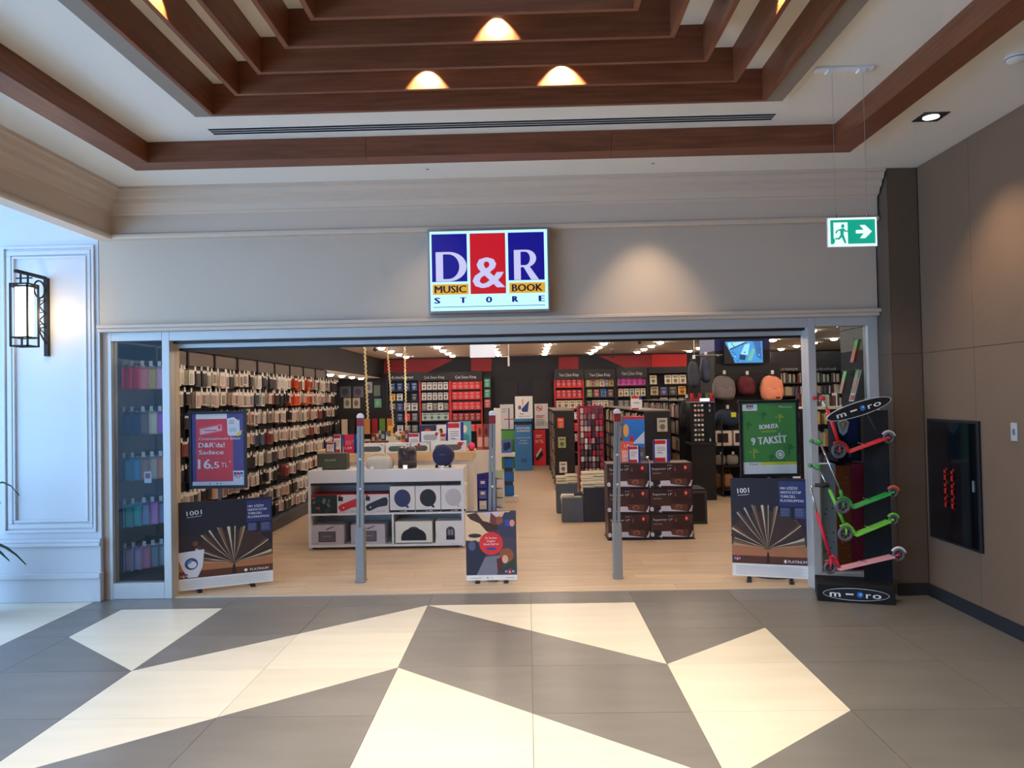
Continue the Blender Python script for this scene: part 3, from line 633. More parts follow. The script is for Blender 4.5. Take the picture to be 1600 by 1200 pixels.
def frame_stand(label,px,Y,fn):
    (xa,zt_),(xb,_)=at(px[0],px[1],Y),at(px[2],px[1],Y); zb_=at((px[0]+px[2])/2,px[3],Y)[1]; zt_=at((px[0]+px[2])/2,px[1],Y)[1]; hw=(xb-xa)/2; 
    t=thing('poster_stand',label,'poster stand',((xa+xb)/2,Y,0)); b=B(BLK); f=.028
    b.box(-hw,hw,-.012,.012,zt_-f,zt_).box(-hw,hw,-.012,.012,zb_,zb_+f).box(-hw,-hw+f,-.012,.012,zb_+f,zt_-f).box(hw-f,hw,-.012,.012,zb_+f,zt_-f)
    for xx in(-hw,hw): b.cyl((xx*.97,-.014,zt_-.012),(xx*.97,.014,zt_-.012),.02)
    b.build('frame',t,bev=.003)
    P=B(WHT).pl(-hw+f,hw-f,zb_+f,zt_-f,-.002,.00012); P.pr(WHT,0,1,0,1); fn(P); P.build('print',t)
    B(DGR).box(-hw+.01,hw-.01,.0,.01,zb_+.01,zt_-.01).build('back_panel',t)
    B(GREY).cyl((0,.03,.01),(0,.03,zb_+.3),.016).build('pole',t); B(DGR).lathe([(.19,0),(.19,.008),(.03,.018)],(0,.03,0),24).build('base',t)
frame_stand('black framed red cinema ticket poster on a pole, left of the doorway',(295,642,385,763),7.15,cinema)
frame_stand('black framed green nine instalments poster on a pole, right of the doorway',(1154,625,1247,745),7.05,bonus)
# =====================================================================
GATE=pm((140,140,138),.5,.2,name='gate_grey')
# ANTITHEFT GATES
# =====================================================================
for px,yy,xb_,ht,lb in((563,647,(558,570),1.52,'before the white speaker shelf'),(769,643,(764,777),1.52,'behind the collage poster'),(964,640,(959,975),1.53,'before the record player boxes')):
    x,z=at(px,yy,7.05); xf=at(px+4,900,7.05)[0]
    t=thing('security_gate','slim silver anti-theft gate post with red band, '+lb,'security gate',(xf-.01,7.05,0)); dx=x-xf+.01
    w2=.03
    B(GATE).box(-.045,.035,-.05,.05,0,.50).box(-.052,.04,-.06,.06,0,.015).build('base',t,bev=.006)
    B(GATE).add([(-.04,-.02,.5),(-.012,-.02,.5),(-.012,.02,.5),(-.04,.02,.5),(dx-.028,-.02,z-.1),(dx+.0,-.02,z-.1),(dx+.0,.02,z-.1),(dx-.028,.02,z-.1)],[(0,3,2,1),(4,5,6,7),(0,1,5,4),(1,2,6,5),(2,3,7,6),(3,0,4,7)]).build('rail',t)
    B(GATE).add([(.0,-.02,.5),(.026,-.02,.5),(.026,.02,.5),(.0,.02,.5),(dx+.004,-.02,z-.1),(dx+.028,-.02,z-.1),(dx+.028,.02,z-.1),(dx+.004,.02,z-.1)],[(0,3,2,1),(4,5,6,7),(0,1,5,4),(1,2,6,5),(2,3,7,6),(3,0,4,7)]).build('rail',t)
    B(DRED).box(dx-.03,dx+.03,-.023,.023,z-.11,z-.035).build('red_band',t,bev=.003)
    B(WHT).box(dx-.03,dx+.03,-.024,.024,z-.035,z-.012).ball((dx,0,z-.012),.03,.024,.02).build('cap',t)
    for zz_ in(.85,1.12): B(WHT).ball((dx*zz_/z-.002,-.020,zz_),.011,.008,.011,8,6).build('led',t)
# =====================================================================
# SCOOTER STAND
# =====================================================================
NVB=pm((9,9,12),.9,name='black_board')
st=thing('scooter_stand','black display stand with dark backboard and white lettered base by the right window','display stand',(2.58,6.20,0),-.30)
b=B(NVB); b.box(-.29,.27,-.13,.20,0,.135); b.build('base',st,bev=.006)
P=B(NVB).pl(-.27,.25,.01,.125,-.13,.0006); P.pe(pm((210,210,214),.5),.5,.5,.46,.42,40); P.pe(BLK,.5,.5,.452,.385,40)
def micro(P,u0,v,h,w,rot=0,asp=1):
    c,s_=math.cos(rot),math.sin(rot); x0,x1,za_,zb_,_,_=P.P; W=x1-x0; H2=zb_-za_
    def q(d): return (u0+d*w*c, v+d*w*s_*W/H2)
    a=q(-.40); P.ptx(WHT,'m',a[0],a[1],h,.2*w,bold=.05,rot=rot)
    a=q(-.12); X=.075*w*W; 
    P.pp(WHT,[(a[0]+(dx*c-dz*s_)/W,a[1]+(dx*s_+dz*c)/H2) for dx,dz in((-X,-.006),(X,-.006),(X,.006),(-X,.006))])
    a=q(.08); P.pe(pm((40,110,190),.4),a[0],a[1],.062*w,.062*w*W/H2,20); P.pe(WHT,a[0]+.01*w,a[1]+.02,.018*w,.018*w*W/H2,12)
    a=q(.24); P.ptx(WHT,'r',a[0],a[1],h,.09*w,bold=.05,rot=rot)
    a=q(.40); P.ptx(WHT,'o',a[0],a[1],h,.16*w,bold=.05,rot=rot)
micro(P,.5,.5,.42,.72); P.build('logo_print',st)
st.rotation_euler=(0,0,-.30)
M_=Matrix.Translation((2.58,6.20,0))@Matrix.Rotation(-.30,4,'Z'); Mi=M_.inverted()
def inst(px,py,Y): q=at(px,py,Y); return Mi@Vector((q[0],Y,q[1]))
q=[inst(1350,917,6.24),inst(1394,920,6.16),inst(1386,641,6.16),inst(1350,641,6.24)]
B(NVB).prism([tuple(v) for v in q],tuple(Vector((.01,.03,0)))).build('backboard',st)
# oval micro topper
xo,zo=at(1342,639,6.02); tp=thing('oval_sign','tilted black oval sign with white lettering on top of the scooter stand','sign',(xo,6.02,zo)); RT=.29
ov=[(.262*math.cos(a),.0,.056*math.sin(a)) for a in [2*PI*i/40 for i in range(40)]]
def rotp(p,k=1): return (p[0]*k*math.cos(RT)-p[2]*k*math.sin(RT),p[1],p[0]*k*math.sin(RT)+p[2]*k*math.cos(RT))
b=B(pm((185,186,190),.4)).prism([rotp(p) for p in ov][::-1],(0,.014,0)); b.build('rim',tp)
P=B(BLK).pl(-.3,.3,-.15,.15,0,.0008); P.pe(BLK,.5,.5,.255/.6,.05/.3,40,rot=RT); micro(P,.5,.5,.145,.60,rot=RT); P.build('logo_print',tp)
B(DGR).cyl((.05,.014,.0),(.20,.16,-.17),.008).build('bracket',tp)
# scooters
def SY_(x): return 6.22-(x-1278)*.0016
def p3(x,y,dy=0): Y=SY_(x)+dy; a=at(x,y,Y); return Vector((a[0],Y,a[1]))
def scooter(label,col,dk,fw,rfw,rw,rrw,c0,c1,ch,grip,gcol,arch,deckL,bar=None):
    o=p3(*fw); t=thing('kick_scooter',label,'scooter',o,group='scooters on the display stand'); 
    def L(x,y,dy=0): return p3(x,y,dy)-o
    rf=rfw*o.y/1200; rr=rrw*SY_(rw[0])/1200
    def wheel(c,r,mt,nm_):
        b=B(mt); b.ring(c,(0,1,0),r*.78,r*.22,24,8); w_=b.build(nm_,t,smooth=True)
        B(pm((60,56,60),.5)).cyl(c+Vector((0,.004,0)),c+Vector((0,.008,0)),r*.66,n=20).build('disc',w_)
        b=B(CHR); b.cyl(c-Vector((0,.010,0)),c+Vector((0,.010,0)),r*.2,n=12)
        for k in range(6):
            a=k*PI/3; b.tube([c-Vector((0,.002,0)),c-Vector((0,.002,0))+Vector((math.cos(a),0,math.sin(a)))*r*.66],r*.05,5)
        b.build('hub',w_)
    F=Vector((0,0,0)); Rr=L(*rw); rf*=1.1
    wheel(F,rf,RUB,'front_wheel'); wheel(Rr,rr,RUB,'rear_wheel')
    b=B(col); b.tube([L(*c0,.02),L(*c1,.02)],.014,10); b.build('steering_tube',t,smooth=True)
    b=B(CHR); b.tube([L(*ch,.02),L(*c0,.02)],.008,8); b.build('chrome_stem',t,smooth=True)
    b=B(col); c1v=L(*c1,.02); mid=(c1v+F)/2+Vector((0,-.02,0)); b.tube([c1v,mid,F+Vector((0,-.02,rf*.5)),F+Vector((0,-.02,0))] if (c1v-F).length>rf else [c1v,F+Vector((0,-.02,0))],.008,8); b.build('fork',t,smooth=True)
    a=L(fw[0]+rfw*1.3,fw[1]+2); d=L(rw[0]-rrw*1.0,rw[1]+2); dr=(d-a); up=Vector((0,0,1))
    b=B(col); b.tube([c1v,c1v+Vector((.035,0,-.012)),a+dr*.04],.013,8)
    fa=[F+Vector((math.cos(t_),.0,math.sin(t_)))*rf*1.12 for t_ in [2.2-.22*k for k in range(10)]]; b.tube(fa,.010,6); b.build('neck',t,smooth=True)
    q=[a+Vector((0,-.05,-.006)),d+Vector((0,-.05,-.006)),d+Vector((0,.05,-.006)),a+Vector((0,.05,-.006))]
    b=B(dk); b.prism(q,(0,0,.012)); b.build('deck',t)
    ra=[Rr+Vector((math.cos(t_),0,math.sin(t_)))*rr*1.12 for t_ in [2.6-.26*k for k in range(10)]]
    b=B(arch); b.tube(ra,.010,6); b.build('rear_fender',t,smooth=True)
    b=B(col); b.tube([d,Rr+Vector((0,-.015,0))],.012,6); b.build('rear_arm',t,smooth=True)
    b=B(CHR); m_=a+dr*.55; b.tube([m_,m_+Vector((-.08,-.03,.02))],.004,6); b.build('kickstand',t)
    g=L(*grip); h2=g+Vector((0,.17,0))
    b=B(CHR); b.tube([g+Vector((0,.02,0)),L(*ch)+Vector((0,.06,0)),h2],.007,8) if bar is None else b.tube([L(*ch),g],.010,8); b.build('handlebar',t,smooth=True)
    if bar is None:
        B(gcol).ball(g,.021,.04,.021).build('grip',t,smooth=True); B(gcol).ball(h2,.018,.03,.018).build('grip',t,smooth=True)
    else: B(gcol).tube([L(*bar[0]),L(*bar[1])],.016,10).build('grip',t,smooth=True)
LIM=pm((110,190,60),.4,name='lime'); GR2=pm((40,150,60),.4,name='scooter_green'); SRD=pm((214,40,44),.35,name='scooter_red'); SPK=pm((205,30,60),.35,name='scooter_crimson'); PKD=pm((215,150,158),.4,name='pink_deck')
scooter('red kick scooter, topmost on the display stand below the oval sign',SRD,SRD,(1311,704),11,(1388.5,684),9,(1292,638),(1310,690),(1286,627),(1285,622),RED,pm((200,180,180),.5),1)
scooter('green kick scooter with orange rear wheel, second from the top',GR2,GR2,(1317,791),11,(1396,769),8,(1313,766),(1317,780),(1284,697),(1280,691),GR2,pm((240,90,50),.5),1)
scooter('lime green kick scooter, third from the top on the stand',LIM,LIM,(1321,834),11,(1396,812),8,(1296,765),(1319,818),(1281,735),(1278,730),GR2,LIM,1)
scooter('crimson kick scooter with pink deck and black handle, lowest on the stand',SPK,PKD,(1297,887),9,(1404,867),10,(1276,801),(1297,868),(1267.5,763),(1270,758),BLK,pm((225,215,220),.5),1,bar=((1273,758),(1296,759)))
# =====================================================================
# LEFT ACCESSORY WALL (X=-3.62), packs on hooks
# =====================================================================
PAL=[(236,222,212),(228,206,198),(240,236,230),(214,200,186),(226,214,206),(200,186,176),(60,54,58),(40,40,46),(34,34,40),(70,66,72),(212,180,168),(222,200,190),(150,70,74),(90,104,130),(232,226,210),(170,160,154)]
PKM={}
def pack_mesh(c,kind=0,h=.175,w=.088):
    k=(c,kind,h)
    if k in PKM: return PKM[k]
    m_=pm(c,.35,var=.12,sc=30,name='pack_card'); b=B(m_)
    # local: hook runs along +X from the wall, card hangs below it facing +X
    b.m(STL).tube([(-.16,0,0),(.055,0,0),(.062,0,.012)],.0025,4)
    b.m(m_); b.box(.006,.020,-w/2,w/2,-h,-.012); b.box(-.03,-.018,-w/2+.003,w/2-.003,-h+.003,-.014); b.box(-.06,-.05,-w/2,w/2,-h,-.014)
    dk=pm(tuple(int(v*.55) for v in c),.3,name='pack_print') if kind else pm(tuple(min(255,int(v*.8)) for v in c),.3,name='pack_print')
    b.m(dk); b.box(.020,.0245,-w*.33,w*.33,-h*.92,-h*.3)
    b.m(WHT); b.box(.020,.022,-w*.4,w*.4,-h*.26,-.02)
    b.m(WHT); b.box(.056,.059,-.014,.014,-.022,.022)
    PKM[k]=b.mesh('phone_case_pack'); return PKM[k]
BAY0=8.072-.7*2; wallg=thing('accessory_wall','long black hook wall of phone accessories along the left side of the shop','wall display',(-3.62,6.7,0))
b=B(BLKM); 
for k in range(11):
    y=BAY0+.7*k-6.7
    if y<-.02: continue
    B(BLKM).box(0,.035,y-.018,y+.018,.1,2.22).build('upright',wallg)
ht=pm((104,94,88),.7,name='header_grey')
for k in range(10):
    y=BAY0+.7*k-6.7
    B(ht).box(0,.02,max(y,-.06)+.02,y+.68,2.07,2.21).build('header_panel',wallg)
B(DGR).box(0,.32,-.06,6.9,.0,.14).build('plinth',wallg,bev=.004)
for z in(1.72,1.46,1.20,.90,.64): B(pm((40,60,110),.4,name='blue_highlight')).box(0,.012,-.06,6.9,z-.012,z+.004).build('rail',wallg)  # blue highlights along the hook wall, put in as coloured strips
rows=[2.02,1.80,1.56,1.30,1.045,.79,.54,.33]
far=B(WHT); cnt=0; ords=['first','second','third','fourth','fifth','sixth']
def cname(c):
    r,g,b_=c
    if c==(232,92,40): return 'orange'
    if max(c)<70: return 'black'
    if r>g*1.8: return 'red'
    if b_>r*1.3: return 'blue'
    if r-b_>38: return 'pinkish'
    if min(c)>205: return 'white'
    if min(c)>180: return 'cream'
    return 'grey'
for bi in range(1,10):
    yb=BAY0+.7*bi
    for ri,z in enumerate(rows):
        base=rnd.choice(PAL); n=6
        for k in range(n):
            if rnd.random()<.13: continue
            if rnd.random()<.5: base=rnd.choice(PAL)
            c=base
            if bi in(6,7) and ri in(0,1) and k in(1,2,3,4): c=(232,92,40)
            y=yb+.07+.112*k; zz_=z+rnd.uniform(-.006,.006); x=-3.62+.165+rnd.uniform(0,.06); h=rnd.choice((.15,.165,.185)) if ri<7 else .16
            me=pack_mesh(c,rnd.choice((0,1)),h)
            near=bi<=6 and not(bi<=2 and ri>=5)
            if near and cnt<262:
                o=obj(me,'phone_case_pack',(x,y,zz_),(0,0,-.12+rnd.uniform(-.15,.15))); cnt+=1
                tag(o,'%s pack, %s hook, %s row down, %s bay of the left accessory wall'%(cname(c),ords[k],ORD[ri],ORD[bi-1]),'phone case','packs on the left accessory wall')
            else:
                dat=me; off=len(far.v)
                for p in dat.polygons:
                    pass
                ca=math.cos(-.1); sa=math.sin(-.1)
                vs=[(x+v.co.x*ca-v.co.y*sa,y+v.co.x*sa+v.co.y*ca,zz_+v.co.z) for v in dat.vertices]
                mi=[dat.materials[p.material_index] for p in dat.polygons]; far.v+=vs
                for p,mm in zip(dat.polygons,mi):
                    if mm not in far.ms: far.ms.append(mm)
                    far.f.append(tuple(i+off for i in p.vertices)); far.fm.append(far.ms.index(mm))
o=stuff(far.build('phone_case_packs')); tag(o,'mass of small hanging packs at the far end of the left accessory wall','phone cases')
# vitrine packs behind the left window pane
VR=[(2.03,'red',[(176,28,52),(176,28,52),(180,30,56),(200,90,90),(120,110,70),(150,110,170)]),
    (1.62,'navy',[(34,48,74),(38,54,84),(38,54,84),(80,70,74),(150,140,120),(110,60,150)]),
    (1.21,'dark blue',[(40,56,80),(60,110,150),(60,110,150),(110,90,84),(120,110,100),(150,90,70)]),
    (.80,'sky blue',[(70,130,190),(74,140,200),(74,140,200),(100,110,140),(170,100,170),(90,100,120)]),
    (.41,'lilac',[(120,110,200),(136,122,214),(136,122,214),(190,90,110),(90,100,110),(100,110,120)])]
VN=['leftmost','second from the left','third from the left','fourth from the left','fifth from the left','sixth from the left']
for ri,(z,nm_,cs) in enumerate(VR):
    for k,c in enumerate(cs):
        c=tuple(min(255,int(v*1.5)) for v in c)
        b=B(pm(c,.25,var=.1,sc=40,name='case_front')); h=.23; w_=.082
        b.box(-w_/2,w_/2,-.012,.012,-h,-.03); b.m(pm(tuple(min(255,int(v*1.25)) for v in c),.2,name='case_edge')).box(-w_/2+.008,w_/2-.008,-.016,-.012,-h+.012,-.05)
        b.m(pm(c,.25,var=.1,sc=40,name='case_front')).box(-w_/2+.002,w_/2-.002,.03,.05,-h+.004,-.03)
        b.m(CHR).tube([(0,.36-.05*k,.0),(0,-.05,0),(0,-.056,.012)],.003,4); b.m(CHR).box(-w_/2+.01,w_/2-.01,-.006,.006,-.03,-.012).m(WHT).box(-.014,.014,-.06,-.057,-.02,.026)
        py=6.76+.05*k; px=at(184.5+13.2*k,600,py)[0]; rz=0 if k<3 else .35
        o=b.build('phone_case',loc=(px,py,z),rot=(0,0,rz)); 
        tag(o,'%s phone case, left shop window, %s in the %s row'%(cname(c) if k>2 else nm_,VN[k],ORD[ri]),'phone case','phone cases in the left window')
vd=thing('window_display','dark slatted display behind the left window with five rows of cases','display wall',(-3.62,6.9,0))
sl=pm((70,66,66),.6,name='slat_grey')
for k in range(11): B(sl if k>8 else DNAVY).box(.0,.02,-.26,.6,.17+.205*k+.003,.17+.205*(k+1)-.003).build('slat',vd)
B(DNAVY).box(-.0,.36,.16,.20,.14,2.2).build('back_panel',vd) if False else None
for ri,(z,_,_) in enumerate(VR): B(DNAVY).box(.02,.35,.23,.25,z-.16,z+.03).build('shelf_board',vd)
tagx=thing('price_ticket','small white and red price card hung in the left window','price tag',(at(231,745,6.72)[0],6.72,1.02),.1)
B(WHT).box(-.03,.03,-.002,.002,-.05,.05).build('card',tagx); B(RED).box(-.02,.02,-.004,-.002,-.01,.035).build('red_block',tagx); B(CHR).tube([(0,0,.05),(0,.1,.06)],.002,4).build('hook',tagx)
# =====================================================================
# WHITE SPEAKER GONDOLA
# =====================================================================
GX0,GX1,GY=-2.475,-.73,8.56
gd=thing('speaker_shelf','white low shelf unit carrying speakers and speaker boxes, left of centre','shelf unit',((GX0+GX1)/2,GY,0))
hw=(GX1-GX0)/2
for k in(-1,1): B(WHTG).box(min(k*hw,k*(hw-.03)),max(k*hw,k*(hw-.03)),0,.5,.02,.75).build('side_panel',gd,bev=.002)
B(WHTG).box(-hw,hw,-.005,.52,.745,.885).build('top',gd,bev=.004); B(WHTG).box(-hw+.03,hw-.03,0,.5,.385,.405).build('shelf',gd); B(WHTG).box(-hw+.03,hw-.03,0,.5,.03,.055).build('shelf',gd)
B(WHTG).box(-hw+.03,hw-.03,.48,.5,.055,.745).build('back_panel',gd); B(WHTG).box(.06,.08,.02,.48,.055,.385).build('divider',gd)
B(BLK).box(-hw+.03,hw-.03,.002,.012,.72,.745).build('painted_shadow_strip',gd)  # black strip standing in for the shade under the top
for x in(-hw+.05,hw-.05):
    for y in(.05,.45): B(GREY).cyl((x,y,0),(x,y,.03),.018).build('caster',gd)
rs=thing('riser_shelf','white riser with pale wooden edge behind the displayed speakers','riser',((GX0+GX1)/2+.03,GY+.56,0))
B(WHTG).box(-hw-.02,hw+.04,0.0,.62,.0,.93).build('body',rs,bev=.003); B(PINE).box(-hw-.02,hw+.04,-.022,-.0,.93,1.03).build('wood_edge',rs,bev=.002); B(PINE).box(-hw-.02,hw+.04,0,.62,.93,1.03).build('deck',rs)
TOPZ=.885
def gx(px,Y=GY+.15): return at(px,700,Y)[0]
# four speakers
yy=GY+.2
x0=gx(495,GY+.1); x1=gx(541,GY+.1); W=x1-x0
t=thing('speaker','large olive green box speaker with grille, leftmost on the white shelf','speaker',((x0+x1)/2,GY+.1,TOPZ)); OL=pm((74,78,58),.55,bump=.4,bsc=300,name='olive_grille')
B(pm((60,64,50),.5,name='olive')).box(-W/2,W/2,0,.16,.006,.185).build('body',t,bev=.008); B(OL).box(-W/2+.008,W/2-.008,-.004,0,.014,.178).build('grille',t,bev=.001)
P=B(pm((190,170,130),.4)).pl(-W/2,W/2,0,.185,-.004,.0006); P.ptx(pm((200,180,140),.4),'Marshall',.45,.6,.13,.36,rot=.05); P.build('script_print',t); B(WHT).box(-W/2+.01,-W/2+.06,-.012,-.008,0,.03).build('price_tag',t)
x0=gx(569,GY+.1); x1=gx(613,GY+.1); W=x1-x0
t=thing('speaker','pale grey oval speaker with arched handle on the white shelf','speaker',((x0+x1)/2,GY+.18,TOPZ)); pg=pm((202,198,186),.6,bump=.3,bsc=300,name='pale_fabric')
B(pg).ball((0,0,.055),W/2,.085,.085,24,12,pw=.7).build('body',t,smooth=True); B(pg).box(-W*.42,W*.42,-.06,.06,0,.02).build('foot',t,bev=.006)
B(pm((214,208,190),.4)).tube([(-W*.43,0,.08),(-W*.33,0,.15),(-W*.12,0,.175),(W*.10,0,.170),(W*.3,0,.135),(W*.42,0,.08)],.009,8).build('handle',t,smooth=True)
B(WHT).box(-.005,.005,-.09,-.083,.06,.07).build('emblem',t); B(WHT).box(-.09,-.05,-.105,-.1,.0,.03).build('price_tag',t)
x0=gx(620,GY+.1); x1=gx(648,GY+.1); W=x1-x0
t=thing('speaker','smoky translucent domed desktop speaker with dark base on the white shelf','speaker',((x0+x1)/2,GY+.2,TOPZ))
B(pm((40,32,38),.4,name='dark_base')).lathe([(W*.50,0),(W*.53,.01),(W*.52,.09)],n=24).build('base',t,smooth=True)
B(pm((58,50,56),.12,coat=.4,alpha=.72,name='smoke_plastic')).lathe([(W*.52,.09),(W*.53,.17),(W*.50,.215),(W*.42,.235),(W*.2,.225),(.012,.20)],n=24).build('dome',t,smooth=True)
for k in range(4):
    a=k*PI/2+.6; B(pm((80,84,100),.3)).cyl((math.cos(a)*W*.3,math.sin(a)*W*.3,.09),(math.cos(a)*W*.3,math.sin(a)*W*.3,.2),.022).build('driver',t)
B(em((255,255,255),1)).box(-.03,.018,-W*.62,-W*.6,.0,.04).build('lit_tag',t)
x0=gx(674,GY+.1); x1=gx(709,GY+.1); W=x1-x0
t=thing('speaker','round navy blue speaker on small feet, rightmost on the white shelf','speaker',((x0+x1)/2,GY+.16,TOPZ)); nv=pm((28,34,78),.6,bump=.3,bsc=300,name='navy_fabric')
B(nv).cyl((0,-.05,W/2+.008),(0,.03,W/2+.008),W*.46,W*.5,32).ball((0,-.05,W/2+.008),W*.46,.03,W*.46,28,8).build('body',t,smooth=True)
for k in(-1,1): B(DNAVY).box(k*W*.3-.012,k*W*.3+.012,-.05,.04,0,.03).build('foot',t)
P=B(WHT).pl(-W/2,W/2,0,W,-.082,.0006); P.ptx(pm((170,180,200),.4),'harman',.5,.6,.03,.24); P.build('print',t); B(WHT).box(-.02,.02,-.095,-.09,.0,.03).build('price_tag',t)
# boxes on the shelves
def pbox(label,px0,px1,z0,Hh,fn,d=.30,body=WHT,top=None,y=GY+.015,cat='speaker box',name='speaker_box',grp=None,Yref=None):
    Yr=Yref or y; x0=at(px0,750,Yr)[0]; x1=at(px1,750,Yr)[0]; W=x1-x0
    t=thing(name,label,cat,((x0+x1)/2,y,z0),group=grp)
    ct=B(body).box(-W/2+.001,W/2-.001,0,d,0,Hh).build('carton',t,bev=.002)
    P=B(body).pl(-W/2+.002,W/2-.002,.001,Hh-.001,0,.0003); fn(P); P.build('print',ct)
    if top: B(top).box(-W/2+.001,W/2-.001,.002,d-.002,Hh,Hh+.004).build('lid',t)
    return t
LG2=pm((216,214,218),.4,name='carton_pale'); LIL=pm((196,190,200),.4,name='carton_lilac')
def f_camo(P):
    P.pr(pm((34,46,40),.5),0,1,0,1)
    for k in range(16): P.pe(pm(rnd.choice([(70,92,70),(24,30,28),(110,120,100),(60,60,50)]),.5),rnd.uniform(.12,.88),rnd.uniform(.15,.75),rnd.uniform(.05,.13),rnd.uniform(.05,.12),8,rot=rnd.uniform(0,3))
    P.pr(RED,.04,.2,.8,.93); P.pe(pm((190,60,50),.5),.33,.3,.05,.07)
def f_charge(c):
    def f(P):
        P.pr(LG2,0,1,0,1); P.pr(BLK,.04,.22,.66,.9); P.pr(RED,.04,.15,.9,.99)
        P.pp(c,[(.06,.22),(.04,.34),(.12,.46),(.50,.68),(.76,.82),(.88,.80),(.93,.66),(.92,.42),(.86,.36),(.55,.30),(.22,.10),(.12,.10)])
        P.pp(BLK,[(.76,.82),(.90,.84),(.97,.68),(.94,.40),(.86,.36),(.90,.6)]); P.pe(WHT,.24,.3,.03,.04,12)
        for k in range(7): P.pe(BLK,.52+.05*k,.09,.012,.02,8)
    return f
def f_round(c):
    def f(P):
        P.pr(WHT,0,1,0,1); P.pp(c,[(.62,.22),(.72,.14),(.76,.2),(.70,.28)]); P.pe(c,.5,.54,.33,.34,28); P.pr(BLK,0,1,0,.085); P.ptx(WHT,'onyx',.46,.042,.04,.14); P.pr(WHT,.55,.68,.03,.055)
    return f
def f_acton(P):
    P.pr(LIL,0,1,0,1); P.pp(pm((90,82,90),.5),[(.45,.80),(.72,.96),(.70,.90),(.50,.76)]); P.pr(pm((78,74,82),.5),.24,.76,.14,.68); P.pr(pm((104,98,106),.5),.27,.73,.19,.64); P.ptx(LIL,'Marshall',.5,.44,.05,.25); P.pr(GREY,.06,.25,.05,.07)
def f_boom(P):
    P.pr(pm((238,236,224),.4),0,1,0,1); P.pe(BLK,.5,.28,.34,.42,28,a0=0,a1=PI); P.pr(BLK,.16,.84,.14,.30)
    P.pe(pm((70,70,72),.4),.5,.55,.17,.22,20,a0=0,a1=PI); P.pe(pm((238,236,224),.4),.5,.55,.14,.15,20,a0=0,a1=PI); P.pe(BLK,.5,.30,.34,.40,28,a0=.25,a1=PI-.25); P.pr(BLK,0,1,0,.035)
def f_dome(P):
    P.pr(WHT,0,1,0,1); P.pr(pm((60,56,60),.4),.36,.66,.15,.55); P.pe(pm((60,56,60),.4),.51,.55,.15,.2,20,a0=0,a1=PI); P.pr(pm((130,130,136),.4),.42,.6,.36,.62); P.pr(BLK,.36,.66,.15,.32); P.pr(pm((40,40,44),.4),.5,.52,.3,.66)
s1=.405
H1=.205
pbox('dark camouflage speaker box with red top, leftmost on the middle shelf',483.5,525.5,s1,.205,f_camo,top=RED,body=BLK)
pbox('white box picturing a red cylinder speaker, second on the middle shelf',526,568,s1,.205,f_charge(pm((214,40,52),.4)),top=RED,body=LG2)
pbox('white box picturing a black cylinder speaker, third on the middle shelf',569,607,s1,.205,f_charge(pm((30,30,36),.4)),top=RED,body=LG2)
pbox('white box picturing a round navy speaker on the middle shelf',608.5,648,s1,.29,f_round(pm((48,46,92),.4)))
pbox('white box picturing a round black speaker on the middle shelf',648.5,688,s1,.29,f_round(pm((34,32,38),.4)))
pbox('white box picturing a round pale grey speaker, rightmost on the middle shelf',688.5,727,s1,.29,f_round(pm((196,192,196),.4)))
s0=.055
pbox('lilac grey box picturing a grey guitar-style amplifier, leftmost on the bottom shelf',483.5,536,s0,.22,f_acton,body=LIL)
pbox('lilac grey amplifier box partly behind the left gate post, bottom shelf',547,600,s0,.22,f_acton,body=LIL)
pbox('cream box picturing a black half-round boombox on the bottom shelf',616,674,s0,.245,f_boom,body=pm((238,236,224),.4),top=None)
pbox('white box picturing a small domed speaker, rightmost on the bottom shelf',679,725,s0,.245,f_dome)
# boxes and signs on the riser
RZ=1.03; RY=GY+.62
def f_pill(c,red=True):
    def f(P):
        P.pr(WHT,0,1,0,1); P.pe(c,.26,.42,.14*1,.28,16); P.pe(c,.74,.42,.14,.28,16); P.pr(c,.26,.74,.14,.70)
        if red: P.pe(RED,.84 if red==1 else .42,.74,.08,.2,16)
        P.pr(GREY,.86,.96,.82,.9)
    return f
G1=pm((90,96,92),.5); G2=pm((170,172,170),.5)
pbox('white box with dark grey pill speaker picture, left on the wood-edged riser',560,602,RZ,.115,f_pill(G1,0),d=.12,y=RY-.02)
pbox('white box with green-grey pill speaker picture, behind the oval speaker',603,641,RZ,.115,f_pill(pm((80,98,86),.5),0),d=.12,y=RY-.02)
pbox('white box with grey pill speaker and red seal, centre of the riser',643,672.5,RZ,.118,f_pill(G1,2),d=.12,y=RY-.02)
pbox('long white box with grey pill speaker and red seal behind the navy speaker',673.5,729,RZ,.125,f_pill(G1,1),d=.12,y=RY-.02)
pbox('white box with pale pill picture stacked above its row on the riser',659,688,RZ+.125,.12,f_pill(G2,1),d=.10,y=RY-.0)
def price(P):
    P.pr(BLU,0,1,0,1); P.pr(WHT,.10,.82,.0,1); P.pr(RED,.10,.76,.80,.97); P.pr(RED,.10,.72,.02,.2)
    P.ptx(BLU,'799,-',.42,.42,.08,.4,bold=.02)
    for k in range(3): P.pr(GREY,.2,.72,.66-.07*k,.68-.07*k)
def sign_card(label,px0,px1,py0,py1,Y,zb_,fn=price,grp='price signs on the speaker display'):
    x0=at(px0,py1,Y)[0]; x1=at(px1,py1,Y)[0]; zt_=at(px0,py0,Y)[1]; W=x1-x0; h=zt_-zb_
    t=thing('price_sign',label,'price sign',((x0+x1)/2,Y,zb_),group=grp)
    cc=B(WHT).box(-W/2,W/2,0,.006,0,h).build('card',t); P=B(WHT).pl(-W/2,W/2,0,h,0,.0005); fn(P); P.build('print',cc); B(GREY).box(-W/2,W/2,-.012,.03,-.0,.006).build('foot',t)
    return t
